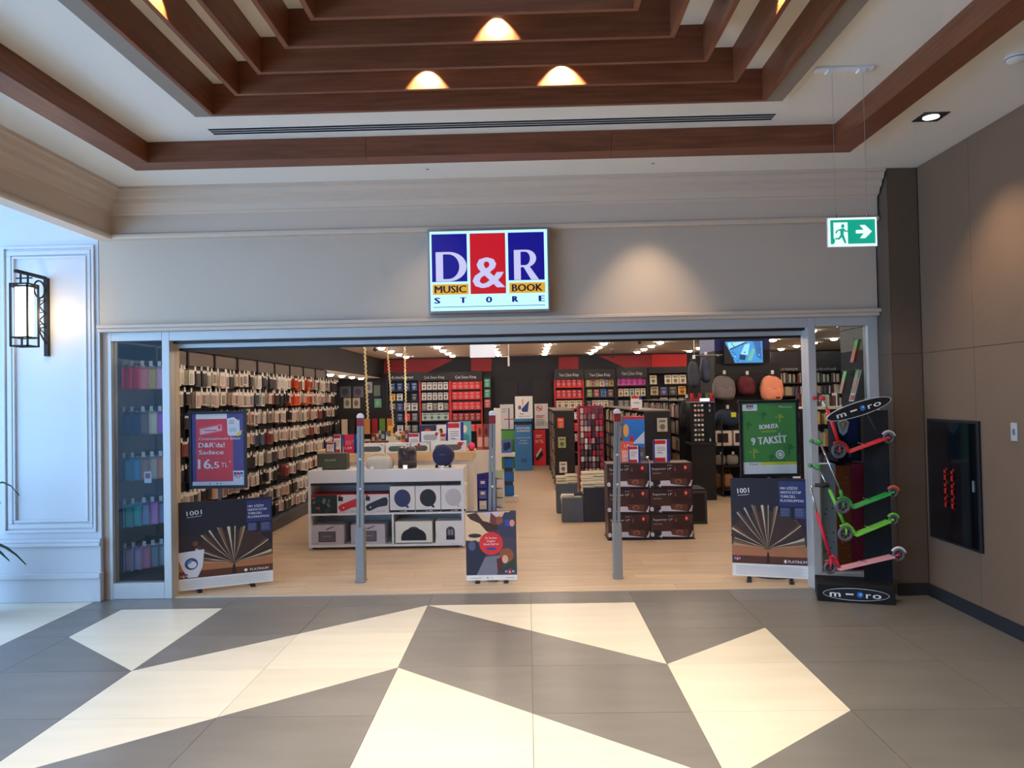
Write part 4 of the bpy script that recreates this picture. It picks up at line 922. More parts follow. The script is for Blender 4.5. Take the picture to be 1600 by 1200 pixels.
def price_red(P):
    P.pr(BLU,0,1,0,1); P.pr(pm((214,30,70),.45),.08,.78,0,1); P.pp(pm((90,160,150),.5),[(.6,.62),(.78,.74),(.78,.5)]); P.ptx(WHT,'1,59',.36,.28,.12,.5,bold=.03)
    for k in range(3): P.pr(pm((240,150,170),.5),.16,.6,.62-.08*k,.65-.08*k)
sign_card('small red and white price sign, leftmost above the green speaker',509,525,691,713,RY+.02,RZ)
sign_card('tall white price sign with red bands above the green speaker',520,536,679,713,RY+.10,RZ)
sign_card('magenta 1,59 price sign on a blue card above the green speaker',537,558,679,713,RY+.06,RZ,price_red)
sign_card('white and red price sign behind the smoky domed speaker',637,660,677,712,RY+.12,RZ)
sign_card('small red-topped price sign between two taller ones at the riser centre',683,700,677,712,RY+.17,RZ)
sign_card('largest blue, white and red price sign above the navy round speaker',698,725,660,712,RY+.14,RZ)
# table of small goods behind
gt=thing('goods_table','white table of small boxed goods behind the speaker display','table',(-1.75,10.05,0))
B(WHTG).box(-1.0,.93,0,.7,.0,.98).build('body',gt,bev=.003); B(PINE).box(-1.02,.95,-.02,.72,.98,1.02).build('top',gt)
GYY=10.1
def fc(c1,c2=None,c3=None):
    def f(P):
        P.pr(pm(c1,.5),0,1,0,1)
        if c2: P.pr(pm(c2,.5),.12,.88,.12,.5)
        if c3: P.pe(pm(c3,.5),.5,.72,.2,.15,12)
    return f
for i,(a,b_,h,c1,c2,c3,lb) in enumerate([(718,737,.34,(90,180,200),(60,150,175),(240,230,210),'teal and cream box'),(657,682,.30,(40,44,80),(60,60,90),(200,60,60),'dark box with red figure'),(683,698,.30,(236,230,226),(210,90,90),(60,50,60),'white box with small red print'),
(620,636,.16,(225,222,218),(190,186,180),None,'small white carton'),(604,620,.16,(222,218,212),(186,180,176),None,'small grey carton')]):
    pbox('%s standing on the goods table behind the speakers'%lb,a,b_,1.02,h,fc(c1,c2,c3),d=.1,y=GYY+.05*(i%2),cat='boxed goods',name='goods_box',body=pm(c1,.5))
t=thing('goods_box','dark box with gold and red strips beside the left gate post','boxed goods',(at(587,700,9.6)[0],9.62,1.03)); 
B(pm((70,34,34),.5)).box(-.14,.14,0,.1,0,.12).build('carton',t); P=B(BLK).pl(-.14,.14,0,.12,0,.0005); [P.pp(pm(rnd.choice([(180,50,50),(120,40,40),(200,150,90),(60,30,30)]),.5),[(u,.1),(u+.08,.1),(u+.2,.9),(u+.12,.9)]) for u in(.05,.2,.35,.5,.65)]; P.build('print',t)
BKP=[(236,232,224),(225,190,120),(200,60,60),(240,240,238),(90,110,150),(190,200,170),(60,60,70),(210,130,60),(160,160,170),(110,40,50),(40,80,60),(230,215,180)]
BM={}
def bookm(c,w,d,h,face=False):
    k=(c,w,d,h,face)
    if k in BM: return BM[k]
    m_=pm(c,.4,var=.03,name='book_cover'); b=B(m_)
    if face:
        b.box(-w/2,w/2,0,.003,0,h).box(-w/2,w/2,d-.003,d,0,h).box(-w/2,-w/2+.003,.003,d-.003,0,h).m(CRM).box(-w/2+.003,w/2-.004,.003,d-.003,.003,h-.003)
        c2=tuple(int(255-(255-v)*.5) if sum(c)<380 else int(v*.55) for v in c)
        P=b.pl(-w/2,w/2,0,h,0,.0006); P.pr(pm(c2,.5,name='cover_print'),.18,.82,.70,.84); P.pe(pm(tuple(int(v*.6+40) for v in c2),.5,name='cover_print'),.5,.36,.28,.2,14); P.pr(pm(c2,.5,name='cover_print'),.3,.7,.06,.10)
    else:
        b.box(-w/2,w/2,0,.003,0,h).box(-w/2,-w/2+.002,.003,d,0,h).box(w/2-.002,w/2,.003,d,0,h).m(CRM).box(-w/2+.002,w/2-.002,.003,d-.004,.003,h-.004)
        c2=tuple(int(255-(255-v)*.4) if sum(c)<380 else int(v*.5) for v in c)
        b.m(pm(c2,.5,name='spine_print')).box(-w/2+.003,w/2-.003,-.0006,0,h*.55,h*.8)
    BM[k]=b.mesh('book'); return BM[k]
x=at(573,690,9.7)[0]; k=0
while k<11:
    c=rnd.choice(BKP); w_=rnd.choice((.03,.035,.045)); h=rnd.choice((.2,.22,.24)) if k!=5 else .30
    o=obj(bookm(c if k!=5 else (236,180,60),w_,.16,h),'book',(x,10.12,1.02),(0,.0,0)); tag(o,'%s upright book, %s from the left on the goods table behind the speakers'%('tall yellow' if k==5 else 'slim coloured',ORD[k]),'book','books standing on the goods table'); x+=w_+.006; k+=1
# pale column/end panel and blue goods by the centre aisle
t=thing('shelf_unit','tall narrow white shelf unit seen end-on at the left of the centre aisle','shelf unit',(at(778,690,11.6)[0],11.6,0))
B(WHTG).box(-.055,.05,0,.03,0,1.51).build('end_panel',t,bev=.002); B(WHTG).box(-.055,-.04,.03,.36,0,1.51).build('side_panel',t)
for z in(.1,.5,.9,1.2): B(WHTG).box(-.04,.045,.03,.36,z,z+.02).build('shelf',t)
mu=thing('shelf_unit','low white unit topped with red magazine packs at the left of the aisle','shelf unit',(at(761,700,12.0)[0],12.0,0))
zz0=at(760,703,12.0)[1]; B(WHTG).box(-.17,.16,0,.5,0,zz0).build('body',mu,bev=.003)
for a_,b_,c1_,c2_,c3_,lb in((746,756,(200,90,80),(230,190,180),(120,30,40),'bright red magazine pack'),(756.5,766,(150,60,60),(220,170,160),(60,30,40),'dark red magazine pack')):
    pbox(lb+' standing on the low white unit by the aisle',a_,b_,zz0,.40,fc(c1_,c2_,c3_),d=.1,y=12.03,cat='boxed goods',name='goods_box',body=pm(c1_,.5))
t=thing('blue_display','blue cardboard display with hanging packs beside the aisle','display stand',(at(752,760,10.9)[0],10.9,0)); bd=pm((44,50,150),.45,name='royal_card')
B(WHT).box(-.19,.22,0,.4,0,.05).build('base',t); B(bd).box(-.17,.2,.05,.38,.05,.50).build('body',t,bev=.003); B(bd).prism([(-.17,.06,.5),(.2,.06,.5),(.2,.06,.62),(-.17,.06,.57)],(0,.02,0)).build('back_card',t)
for i in range(2):
    for j in range(3):
        b=B(pm([(60,70,190),(200,210,225),(90,110,200)][(i+j)%3],.3)).box(-.13+.15*i-.05,-.13+.15*i+.05,0,.03,.09+.15*j,.21+.15*j); b.m(WHT).box(-.13+.15*i-.03,-.13+.15*i+.03,-.002,0,.15+.15*j,.19+.15*j); b.build('pack',t)
t=thing('pack_rack','white wire rack of clear packs beside the blue display','display rack',(at(771,760,11.42)[0]+.02,11.42,0))
B(WHT).box(-.1,.14,0,.02,0,.55).build('back_panel',t); B(WHT).box(-.1,.14,-.1,.1,0,.03).build('base',t)
for j in range(4): B(pm([(226,232,226),(214,220,200),(236,236,240),(190,215,190)][j],.3)).box(-.08,.12,-.06,-.01,.06+.14*j,.18+.14*j).build('pack',t)
t=thing('blue_bag_rack','narrow white rack with blue bags and a shelf at the aisle','display rack',(at(796,760,12.4)[0],12.4,0))
B(WHTG).box(-.11,.13,-.1,.15,0,.08).build('base',t,bev=.002); B(GREY).box(-.08,.06,.03,.05,.08,1.0).build('post',t); B(WHTG).box(-.12,.10,-.1,.12,.72,.78).build('shelf',t,bev=.002)
for j,z in enumerate((.10,.32,.54)): B(pm((28,110,205),.4,name='blue_bag')).box(-.075,.075,-.06,.0,z,z+.155).build('bag',t,bev=.004)
t=thing('picture_book','blue picture book with dark figures propped on the white aisle shelf','book',(at(791,700,12.35)[0],12.35,.78)); B(pm((60,120,215),.4)).box(-.08,.08,0,.03,0,.2).build('cover',t); P=B(BLU).pl(-.08,.08,0,.2,0,.0005); P.pe(pm((40,50,90),.5),.45,.5,.25,.35,12); P.pe(pm((30,40,80),.5),.75,.6,.2,.3,12); P.build('print',t)
# donation kiosk, posters at the end of the aisle
KY=17.6
xk0,xk1=at(805,727,KY)[0],at(832,727,KY)[0]
t=thing('donation_box','blue book donation box with white lettering at the end of the aisle','donation box',((xk0+xk1)/2,KY,0)); W=xk1-xk0; kb=pm((52,120,178),.5,name='kiosk_blue')
zt_=at(818,664,KY)[1]; B(kb).box(-W/2,W/2,0,.35,0,zt_).build('body',t,bev=.006); zl=at(818,657,KY)[1]
B(kb).box(-W/2-.01,W/2+.01,0,.37,zl-.02,zl+.04).build('lid',t,bev=.004); B(BLK).box(-W/2+.04,W/2-.04,.02,.3,zt_,zl-.02).build('slot',t)
P=B(WHT).pl(-W/2,W/2,0,zt_,0,.0008); P.ptx(WHT,'KİTAP BAĞIŞ',.5,.93,.035,.78,bold=.04); P.ptx(WHT,'KUMBARASI',.5,.87,.035,.72,bold=.04); P.ptx(WHT,'Kitaplarınızla İlk',.5,.72,.02,.78); P.ptx(WHT,'Adımınız',.5,.66,.022,.4); P.ptx(WHT,'Siz Olun!',.5,.60,.024,.5,bold=.02); P.pr(pm((36,90,150),.5),.35,.68,.18,.26); P.build('print',t)
def wallposter(label,px0,px1,py0,py1,Y,fn,cat='poster',thick=.02,ground=False):
    x0=at(px0,py0,Y)[0]; x1=at(px1,py0,Y)[0]; z0=at(px0,py1,Y)[1]; z1=at(px0,py0,Y)[1]; W=x1-x0; h=z1-z0
    t=thing('poster',label,cat,((x0+x1)/2,Y,z0)); B(WHT).box(-W/2,W/2,0,thick,0,h).build('panel',t,bev=.002); P=B(WHT).pl(-W/2,W/2,0,h,0,.0008); P.pr(WHT,0,1,0,1); fn(P); P.build('print',t)
    return t
def f_sail(P):
    P.pp(pm((40,66,130),.5),[(.35,.42),(.80,.80),(.72,.30),(.42,.30)]); P.pp(pm((232,160,100),.5),[(.38,.82),(.48,.9),(.46,.6),(.40,.55)]); P.pe(pm((90,100,120),.5),.26,.5,.09,.1,14); P.pe(BLK,.3,.22,.05,.02,10); P.pe(BLK,.42,.20,.05,.02,10); P.ptx(GREY,'D&R KİTAP',.5,.10,.05,.6)
o=wallposter('white poster with a blue paper sail shape on top of the blue donation box',804.5,832,621,656,KY+.1,f_sail,thick=.2); o.location.z=zl+.04
def f_lines(P): P.pr(pm((90,70,150),.5),.62,.70,.02,.85); P.pr(pm((220,60,90),.5),.3,1,.38,.42); P.pr(GREY,.1,.5,.8,.82); P.pr(GREY,.1,.45,.7,.72)
wallposter('white poster with purple upright stripe and pink cross line, left of the donation box',781,802,632,671,18.82,f_lines)
def f_nos(P):
    P.pe(RED,.35,.82,.24,.12,24); P.pe(WHT,.35,.82,.19,.095,24); P.pp(RED,[(.2,.86),(.25,.89),(.5,.78),(.45,.75)]); P.pr(BLK,.22,.48,.81,.83); P.pr(RED,.1,.7,.5,.53); P.pr(RED,.1,.6,.44,.47)
    for k in range(5): P.pr(GREY,.1,.7,.36-.06*k,.38-.06*k)
wallposter('white no smoking poster right of the donation box',835,856,631,670,18.82,f_nos)
def f_redp(P): P.pr(pm((226,40,50),.5),.05,1,0,1); P.pr(pm((150,40,120),.5),0,.06,0,1); P.ptx(WHT,'25 TL',.5,.68,.08,.7,bold=.03); P.pr(WHT,.2,.7,.84,.86); P.pr(WHT,.2,.6,.79,.81); P.pp(BLK,[(.15,.2),(.6,.45),(.8,.3),(.3,.12)]); P.pp(WHT,[(.2,.3),(.6,.5),(.7,.45),(.25,.22)])
wallposter('red poster board with white 25 TL text beside the donation box',833,852,672,727.5,18.3,f_redp)
t=thing('green_display','low green cardboard display left of the donation box','display stand',(at(798,690,18.2)[0]-.02,18.2,0)); B(GRN).box(-.22,.2,0,.3,0,.68).build('body',t,bev=.003); B(pm((90,170,80),.5)).box(-.22,.2,0,.02,.68,.9).build('header_card',t)
# =====================================================================
# BOOKCASES
# =====================================================================
SBK=pm((24,23,27),.5,name='shelf_black')
NB=[0]
class _S(dict):
    def __missing__(s,k): return k.split(',')[0].replace('black ','')
SHORT=_S({'black bookcase with blue books, leftmost on the back wall':'blue-book case, back wall','black bestseller bookcase with white books, second from the left':'white-book case, back wall','black bestseller bookcase full of red books, beside the dark doors':'all-red bookcase, back wall','black new-release bookcase with red shelf edges, right of the dark doors':'red-edged bookcase, back wall','black new-release bookcase with mixed books, second right of the dark doors':'mixed bookcase beside the red-edged one','black new-release bookcase with magenta books on top':'magenta-topped bookcase, back wall','black bookcase with framed cream covers under the bright red wall band':'bookcase under the bright red band'})
def spines(parent,x0,x1,y0,y1,zs,axis,face,name='books'):
    'rows of thin spines as one part'
    b=B(WHT); r=random.Random(5)
    for z,zt2 in zs:
        a,e=(y0,y1) if axis=='y' else (x0,x1); p=a+.02
        while p<e-.03:
            w_=r.uniform(.018,.045); h=(zt2-z)*r.uniform(.72,.95); 
            if r.random()<.10: p+=w_*1.5; continue
            b.m(pm(r.choice(BKP+[(120,70,60),(70,60,58),(200,180,150),(50,50,54),(90,40,40)]),.5,name='spine'))
            if axis=='y': b.box(min(face,face+(.14 if x1>face+.01 else -.14)),max(face,face+(.14 if x1>face+.01 else -.14)),p,p+w_-.002,z,z+h)
            else: b.box(p,p+w_-.002,face,face+.14,z,z+h)
            p+=w_
    return stuff(b.build(name,parent))
def face_bay(px0,px1,py,title,Y,rowpx,rowsdef,lb,ph=12,zb_=.08,nper=5,hx=None,redside=False):
    'wall bay at depth Y; rowpx = pixel y of each shelf top (front edge)'
    x0=at(px0,py,Y)[0]; x1=at(px1,py,Y)[0]; xm=(px0+px1)/2
    zs=[at(xm,y,Y)[1] for y in rowpx]; zt_=at(xm,hx[1],Y)[1]; zh=at(xm,hx[0],Y)[1]
    t=thing('bookcase',lb,'bookcase',((x0+x1)/2,Y,0),group='bookcases on the back wall'); W=(x1-x0)/2
    B(SBK).box(-W,W,.30,.33,0,zt_).build('back_panel',t)
    for k in(-1,1): B(RED if redside else SBK).box(min(k*W,k*(W-.03)),max(k*W,k*(W-.03)),0,.30,0,zh).build('side_panel',t)
    B(SBK).box(-W,W,-.02,.30,zh,zt_).build('header',t)
    if title: P=B(WHT).pl(-W,W,zh,zt_,-.02,.001); P.ptx(pm((200,200,200),.5),title,.5,.42,.30,.66); P.build('header_print',t)
    zall=list(zs); z=zs[-1]
    dz=(zs[0]-zs[-1])/max(1,len(zs)-1) if len(zs)>1 else .25
    while z-dz>.1: z-=dz; zall.append(z)
    for z in zall: B(SBK).box(-W+.03,W-.03,.0,.30,z-.022,z).m(RED if redside==2 else SBK).box(-W+.03,W-.03,-.006,0,z-.03,z+.002).build('shelf',t)
    for i,(z,rd) in enumerate(zip(zs,rowsdef)):
        if rd is None: continue
        cols,h=rd[0],rd[1]; n=len(cols); pw=(2*W-.08)/n
        for k,c in enumerate(cols):
            if c is None: continue
            w_=pw*(.93 if len(rd)<3 else rd[2]); o=obj(bookm(c,round(w_,3),.02,h,True),'book',((x0+x1)/2-W+.04+pw*(k+.5),Y+.03,z+.0005),(-.12,0,0)); NB[0]+=1
            tag(o,'%s book, %s on the %s shelf of the %s'%(bname(c),ORD[k],ORD[i],SHORT[lb]),'book','books facing out on the back wall')
    return t
def bname(c):
    r,g,b_=c
    if max(c)<80: return 'black'
    if r>200 and g<100 and b_>150: return 'magenta'
    if r>g*1.7 and r>b_*1.5: return 'orange' if g>110 else 'red'
    if b_>r*1.25: return 'blue'
    if g>r*1.12: return 'green'
    if min(c)>190: return 'white'
    if r-b_>60: return 'yellow'
    return 'grey'
BY=18.45
Rd=(236,40,46); Wt=(226,224,220); Bl=(28,62,120); Mn=(190,214,204); Gn=(60,150,120); Mg=(200,50,150); Cr=(226,210,180); Gr=(120,116,112); Ol=(150,150,70); Yl=(226,170,60); Dk=(40,36,44)
face_bay(604,655,600,'Edebiyat',BY,[610,626,642,658,675],[([Bl,Bl,Bl,Bl],.19,.8),([Yl,Wt,None,Dk],.17,.8),([Gr,Bl,Wt,Wt],.19,.85),([Bl,Bl,Rd,Gr],.19,.8),([Gn,Wt,Gr,Gr],.16,.8)],'black bookcase with blue books, leftmost on the back wall',hx=(595,582))
face_bay(655,703,600,'Çok Satan Kitap',BY,[609,625,641,657,674],[([Wt]*5,.185,.82),([Wt]*5,.18,.8),([Gr,Wt,Gr,Wt,Gr],.18,.9),([Mn]*4,.19,.95),([(60,70,110)]*4,.18,.9)],'black bestseller bookcase with white books, second from the left',hx=(595,582),redside=True)
face_bay(703,753,600,'Çok Satan Kitap',BY,[608,624,640,657,674],[([Rd]*5,.195,.98),([Rd]*5,.195,.98),([Rd]*5,.195,.98),([(170,34,40)]*5,.18,.9),([Rd]*5,.17,.9)],'black bestseller bookcase full of red books, beside the dark doors',hx=(595,581),redside=True)
face_bay(866,912,600,'Yeni Çıkan Kitap',BY,[604,621,638,655,672,689],[([(200,38,44)]*5,.185,.9),([(196,34,44)]*5,.185,.9),([Cr]*4,.19,.95),([(60,130,150),Gr,Wt],.17,.9),([Wt,Wt,Rd],.17,.9),([Yl,Rd,Wt],.17,.9)],'black new-release bookcase with red shelf edges, right of the dark doors',hx=(592,577),redside=2)
face_bay(913,962,600,'Yeni Çıkan Kitap',BY,[604,620,637,654],[([Ol,(190,110,110),Ol,(226,190,180),Gr,(190,150,70)],.18,.95),([(110,130,60),(150,60,60),(70,120,190),(90,60,50)],.19,.85),([Dk,(226,190,190),Wt,Cr,Gr],.18,.9),None],'black new-release bookcase with mixed books, second right of the dark doors',hx=(592,577))
face_bay(963,1012,600,'Yeni Çıkan Kitap',BY,[602,619,636,653],[([Mg]*5,.195,.99),([(232,190,160),Cr,(170,190,180),Cr,Cr],.185,.85),([Gr]*4+[Cr],.17,.9),None],'black new-release bookcase with magenta books on top',hx=(590,574))
face_bay(1013,1076,600,None,BY,[600,617,634,651,668],[([Cr,None,Cr,Cr,Cr],.22,.92),([(190,160,120),(50,50,110),(70,60,60),(236,160,70)],.21,.85),([Dk,(210,190,190),Gr,Gr],.20,.8),([Cr,None,None,None],.2,.8),([(70,90,110),None,None,None],.2,.8)],'black bookcase with framed cream covers under the bright red wall band',hx=(583,573))
x0=at(761,600,BY)[0]
gcase=thing('bookcase','narrow black shelf of green books beside the dark doors','bookcase',(x0,BY,0)); B(SBK).box(-.09,.09,.10,.30,0,2.2).build('back_panel',gcase)
for i,z in enumerate((1.94,1.69,1.45)):
    B(SBK).box(-.09,.09,0,.1,z-.02,z).build('shelf',gcase); o=obj(bookm(Gn if i<2 else (200,80,80),.14,.02,.2,True),'book',(x0,BY+.03,z+.0005),(-.12,0,0)); tag(o,'%s book facing out, %s on the narrow shelf beside the dark doors'%('green' if i<2 else 'red',['top','middle','lowest'][i]),'book','books facing out on the back wall')
# alcove pictures (far left)
for (a,b_,c,d,col,c2,lb) in [(531,547,604,621,(90,90,100),(50,60,80),'grey picture, leftmost of the far left alcove'),(552,567,604,621,(100,92,110),(70,60,80),'mauve grey picture in the far left alcove'),(571,581,597,614,(170,170,165),(110,112,110),'pale upright picture in the far left alcove'),(584,594,602,619,(110,112,110),(90,130,80),'grey picture beside the green leaf print in the alcove'),(537,548,622,638,(190,184,160),(120,110,90),'cream picture on the left of the lower alcove row'),(551,562,622,638,(190,180,160),(110,100,90),'cream picture on the right of the lower alcove row'),(585,596,623,637,(90,170,140),(140,190,120),'small green picture right of the bead strings')]:
    def f(P,col=col,c2=c2): P.pr(pm(col,.5),0,1,0,1); P.pe(pm(c2,.5),.5,.5,.3,.3,12)
    wallposter(lb,a,b_,c,d,18.87,f,'picture')
t=thing('rack','dark stand of bagged goods at the far end of the accessory wall','display rack',(at(566,690,13.6)[0],13.6,0)); B(SBK).box(-.55,.6,.1,.14,0,1.5).box(-.55,.6,-.2,.3,0,.08).build('frame',t)
for i in range(8):
    for j in range(3):
        b=B(pm([(40,36,44),(190,50,50),(210,150,90),(150,28,40),(90,140,60),(200,120,60),(60,60,70),(220,200,180)][(i+3*j)%8],.5)); b.box(-.5+.135*i,-.5+.135*i+.1,0,.06,.35+.36*j,.62+.36*j); b.build('bag',t)
# free-standing bookcases seen end-on
def endcase(lb,x0,x1,y0,y1,h,shelves,open_x=True,open_side=-1):
    t=thing('bookcase',lb,'bookcase',(x0,y0,0)); W=x1-x0; L=y1-y0
    B(SBK).box(0,W,0,.03,0,h).build('end_panel',t,bev=.002); B(SBK).box(0,W,L-.03,L,0,h).build('end_panel',t)
    B(SBK).box(W/2-.015,W/2+.015,.03,L-.03,0,h).build('back_panel',t); B(pm((120,116,106),.5)).box(-.005,W+.005,0,L,h,h+.02).build('top',t)
    n=int(L/.8)
    for k in range(1,n): B(SBK).box(0.01,W-.01,L*k/n-.012,L*k/n+.012,0,h).build('upright',t)
    zs=[h*(.06+.94*i/shelves) for i in range(shelves)]
    for z in zs: B(SBK).box(.01,W-.01,.03,L-.03,z-.02,z).build('shelf',t)
    s=spines(t,0,W,.04,L-.04,[(z,z+h*.94/shelves-.03) for z in zs],'y',.02)
    return t
c1=endcase('long low black bookcase end-on at the right of the centre aisle',.47,.83,13.85,17.6,1.41,5)
for (pa,pb,pc,pd,c,lb) in[(871,881,653,669,(232,84,54),'orange'),(872,884,683,700,(170,180,120),'green and yellow'),(874,886,722,739,(232,230,226),'white')]:
    x0=at(pa,pc,13.8)[0]; x1=at(pb,pc,13.8)[0]; z0=at(pa,pd,13.8)[1]; z1=at(pa,pc,13.8)[1]
    o=obj(bookm(c,round(x1-x0,3),.02,round(z1-z0,3),True),'book',((x0+x1)/2,13.828,z0)); tag(o,'%s book mounted on the end panel of the bookcase by the aisle'%lb,'book','books on the bookcase end panel')
endcase('long low black bookcase behind the red goods spinner, right of centre',1.72,2.1,11.4,17.2,1.42,5)
endcase('long low black bookcase running back behind the watch tower',2.62,2.95,13.4,17.6,1.55,5)
for k,(z,c) in enumerate(((1.12,(190,185,170)),(.80,(90,110,130)),(.48,(210,160,70)))):
    o=obj(bookm(c,.15,.02,.2,True),'book',(1.98,11.375,z)); tag(o,'%s book mounted on the end of the bookcase behind the sky display'%['topmost pale','middle blue-grey','lowest yellow'][k],'book','books on the bookcase end panel')
# red mesh spinner
t=thing('goods_spinner','tall red wire rack crowded with small hanging stationery behind the book bins','display rack',(.92,11.15,0)); rm=pm((150,26,50),.45,name='crimson_wire')
B(rm).box(-.19,-.175,-.02,.3,.05,1.52).box(.155,.17,-.02,.3,.05,1.52).box(-.19,.17,.28,.3,.05,1.52).build('frame',t); B(BLK).box(-.19,.17,-.05,.3,0,.05).build('base',t)
B(rm).box(.01,.02,-.03,0,.05,1.5).build('divider',t)
b=B(WHT); r=random.Random(3)
for i in range(6):
    for j in range(15):
        b.m(pm(r.choice([(150,60,80),(90,60,70),(190,150,150),(60,50,56),(120,110,110),(170,40,60),(210,190,180),(70,80,90)]),.3)); x=-.165+.055*i+r.uniform(-.005,.005); z=.2+.087*j; b.box(x,x+.04,-.03-r.random()*.03,.0,z,z+.072)
        b.m(CHR).box(x+.015,x+.02,-.02,.1,z+.072,z+.076)
stuff(b.build('hanging_packs',t))
# book bins
bg_=pm((82,88,98),.5,name='bin_grey'); dbg=pm((40,42,52),.5,name='bin_dark')
def bin_(lb,px0,px1,pyt,pyb,Y,d,m_,stk):
    x0=at(px0,pyb,Y)[0]; x1=at(px1,pyb,Y)[0]; h=at((px0+px1)/2,pyt,Y)[1]; t=thing('book_bin',lb,'display bin',((x0+x1)/2,Y,0)); W=(x1-x0)/2
    B(m_).box(-W,W,0,.02,0,h).box(-W,W,d-.02,d,0,h+.04).box(-W,-W+.02,.02,d-.02,0,h).box(W-.02,W,.02,d-.02,0,h).build('body',t,bev=.002); B(m_).box(-W+.02,W-.02,.02,d-.02,h-.10,h-.08).build('shelf',t)
    for k,(u,v0,n,c) in enumerate(stk):
        for q in range(n):
            hh_=.018+.012*((q*7+k)%3)/2; 
            o=B(pm(c,.5,name='cover')).box(-.085,.085,0,.14,0,.003).box(-.085,.085,0,.14,hh_-.003,hh_).m(CRM).box(-.082,.082,.003,.137,.003,hh_-.003).build('book',None,loc=((x0+x1)/2+u*W,Y+v0*d,h-.08+.0305*q),rot=(0,0,.06*((q+k)%3-1)))
            tag(o,'book lying in the %s, %s up in the %s pile'%(lb.split(',')[0],ORD[q],ORD[k]),'book','books lying in the low bins')
    return t
bin_('grey front bin, nearest the aisle beside the record player boxes',879,912,778,816,10.2,.30,bg_,[(-.45,.25,4,(220,214,200)),(.4,.25,3,(200,190,170))])
bin_('dark bin beside the front bin, left of the record player boxes',912.5,949,762,817,10.2,.40,dbg,[(-.5,.1,5,(230,216,180)),(.45,.1,5,(226,214,190)),(-.5,.55,9,(236,222,190)),(.45,.55,9,(230,216,186))])
bin_('grey rear bin, behind the grey front bin',870,903,756,792,11.0,.3,bg_,[(-.4,.2,6,(232,222,196)),(.45,.2,7,(236,226,200))])
# record player boxes
LPY=8.87; xL=[at(950,800,LPY)[0],at(1016.5,800,LPY)[0],at(1084,800,LPY)[0]]
zL=[.008,.298,.588,.880]
cb=pm((60,34,32),.4,name='box_brown'); cb2=pm((96,56,46),.4,name='box_brown_light'); ph=pm((214,204,210),.4,name='box_pale')
def f_lp(P):
    P.pr(pm((52,30,30),.4),0,1,0,1); P.pr(pm((72,44,38),.4),0,.5,.3,.7); P.pp(pm((88,52,42),.4),[(.55,.98),(.98,.98),(.95,.62),(.5,.6)]); P.pp(ph,[(.0,.05),(.96,.02),(1,.30),(.30,.30),(0,.22)]); P.pp(pm((34,26,28),.4),[(0,0),(1,0),(1,.06),(0,.10)])
    P.pe(pm((40,26,28),.4),.13,.22,.12,.13,16); P.pe(ph,.03,.18,.045,.09,14); P.pp(ph,[(.2,.1),(.28,.15),(.24,.02)])
    P.pp(cb,[(.47,.28),(.50,.56),(.92,.52),(.97,.26),(.90,.06),(.49,.16)]); P.pp(cb2,[(.49,.17),(.49,.40),(.88,.36),(.88,.08)]); P.pe(pm((150,90,66),.4),.67,.26,.09,.10,20); P.pe(cb2,.67,.24,.045,.05,14); P.pp(cb,[(.5,.58),(.93,.55),(.88,.95),(.56,.97)]); P.pp(pm((130,76,60),.4),[(.56,.7),(.59,.9),(.62,.68)])
    P.pe(RED,.84,.82,.045,.10,18); P.pe(pm((240,190,190),.4),.84,.82,.02,.05,12)
    P.ptx(pm((228,218,214),.4),'Superior LP',.28,.78,.085,.46,bold=.01); P.ptx(pm((210,200,196),.4),'lenco',.47,.92,.05,.11); P.pr(pm((150,120,110),.4),.06,.26,.58,.62)
for i in(0,1):
    for j in range(3):
        x0,x1=xL[i],xL[i+1]-.006; W=(x1-x0)/2; h=zL[j+1]-zL[j]-.004
        t=thing('record_player_box','brown record player box, %s of the %s stack of three'%(['bottom','middle','top'][j],['left','right'][i]),'box',((x0+x1)/2,LPY,zL[j]),group='stacked record player boxes')
        ct=B(cb).box(-W,W,0,.38,0,h).build('carton',t,bev=.003); P=B(cb).pl(-W+.002,W-.002,.002,h-.002,0,.0003); f_lp(P); P.build('print',ct)
pal=thing('pallet','thin dark pallet board under the stacked record player boxes','pallet',((xL[0]+xL[2])/2,LPY+.19,0)); B(BLK).box(-.5,.5,-.2,.2,0,.006).build('board',pal)
tt=thing('wire_barrier','clear plastic edge holder between the two record player box stacks','holder',(xL[1],LPY-.02,.60)); B(CHR).tube([(0,0,-.0),(0,0,.3),(-.02,0,.33)],.006,6).ball((-.025,0,.34),.018,.018,.022).build('rod',tt)
def price_or(P): P.pr(pm((232,90,70),.5),0,1,0,1); P.pr(pm((240,170,150),.5),.1,.9,.05,.6); P.ptx(WHT,'LP',.5,.8,.12,.4); P.pr(WHT,.2,.8,.3,.34)
GS='signs on the record player boxes'
sign_card('orange and pink leaflet card on the left record player stack',970,990,690,722,LPY+.06,.881,price_or,GS)
sign_card('white and red leaflet in front of the orange card, left stack top',982,1001,697,724,LPY+.02,.881,price,GS)
sign_card('large blue, white and red price sign on the right record player stack',1021,1047,687,722,LPY+.06,.881,price,GS)
def f_sky(P):
    P.pr(pm((40,120,205),.5),0,1,0,1); P.pr(RED,0,1,.95,1); P.pe(pm((236,170,90),.5),.12,.72,.13,.13,16); P.pe(RED,.38,.5,.09,.13,14); P.pp(pm((200,214,230),.5),[(.4,.45),(.98,.7),(.98,.45)]); P.pr(pm((96,100,100),.5),0,1,0,.38)
    for k in range(14): P.pe(pm(rnd.choice([(60,64,66),(140,140,136),(110,90,90),(160,150,130)]),.5),rnd.random()*.9+.05,rnd.uniform(.03,.35),.05,.05,8)
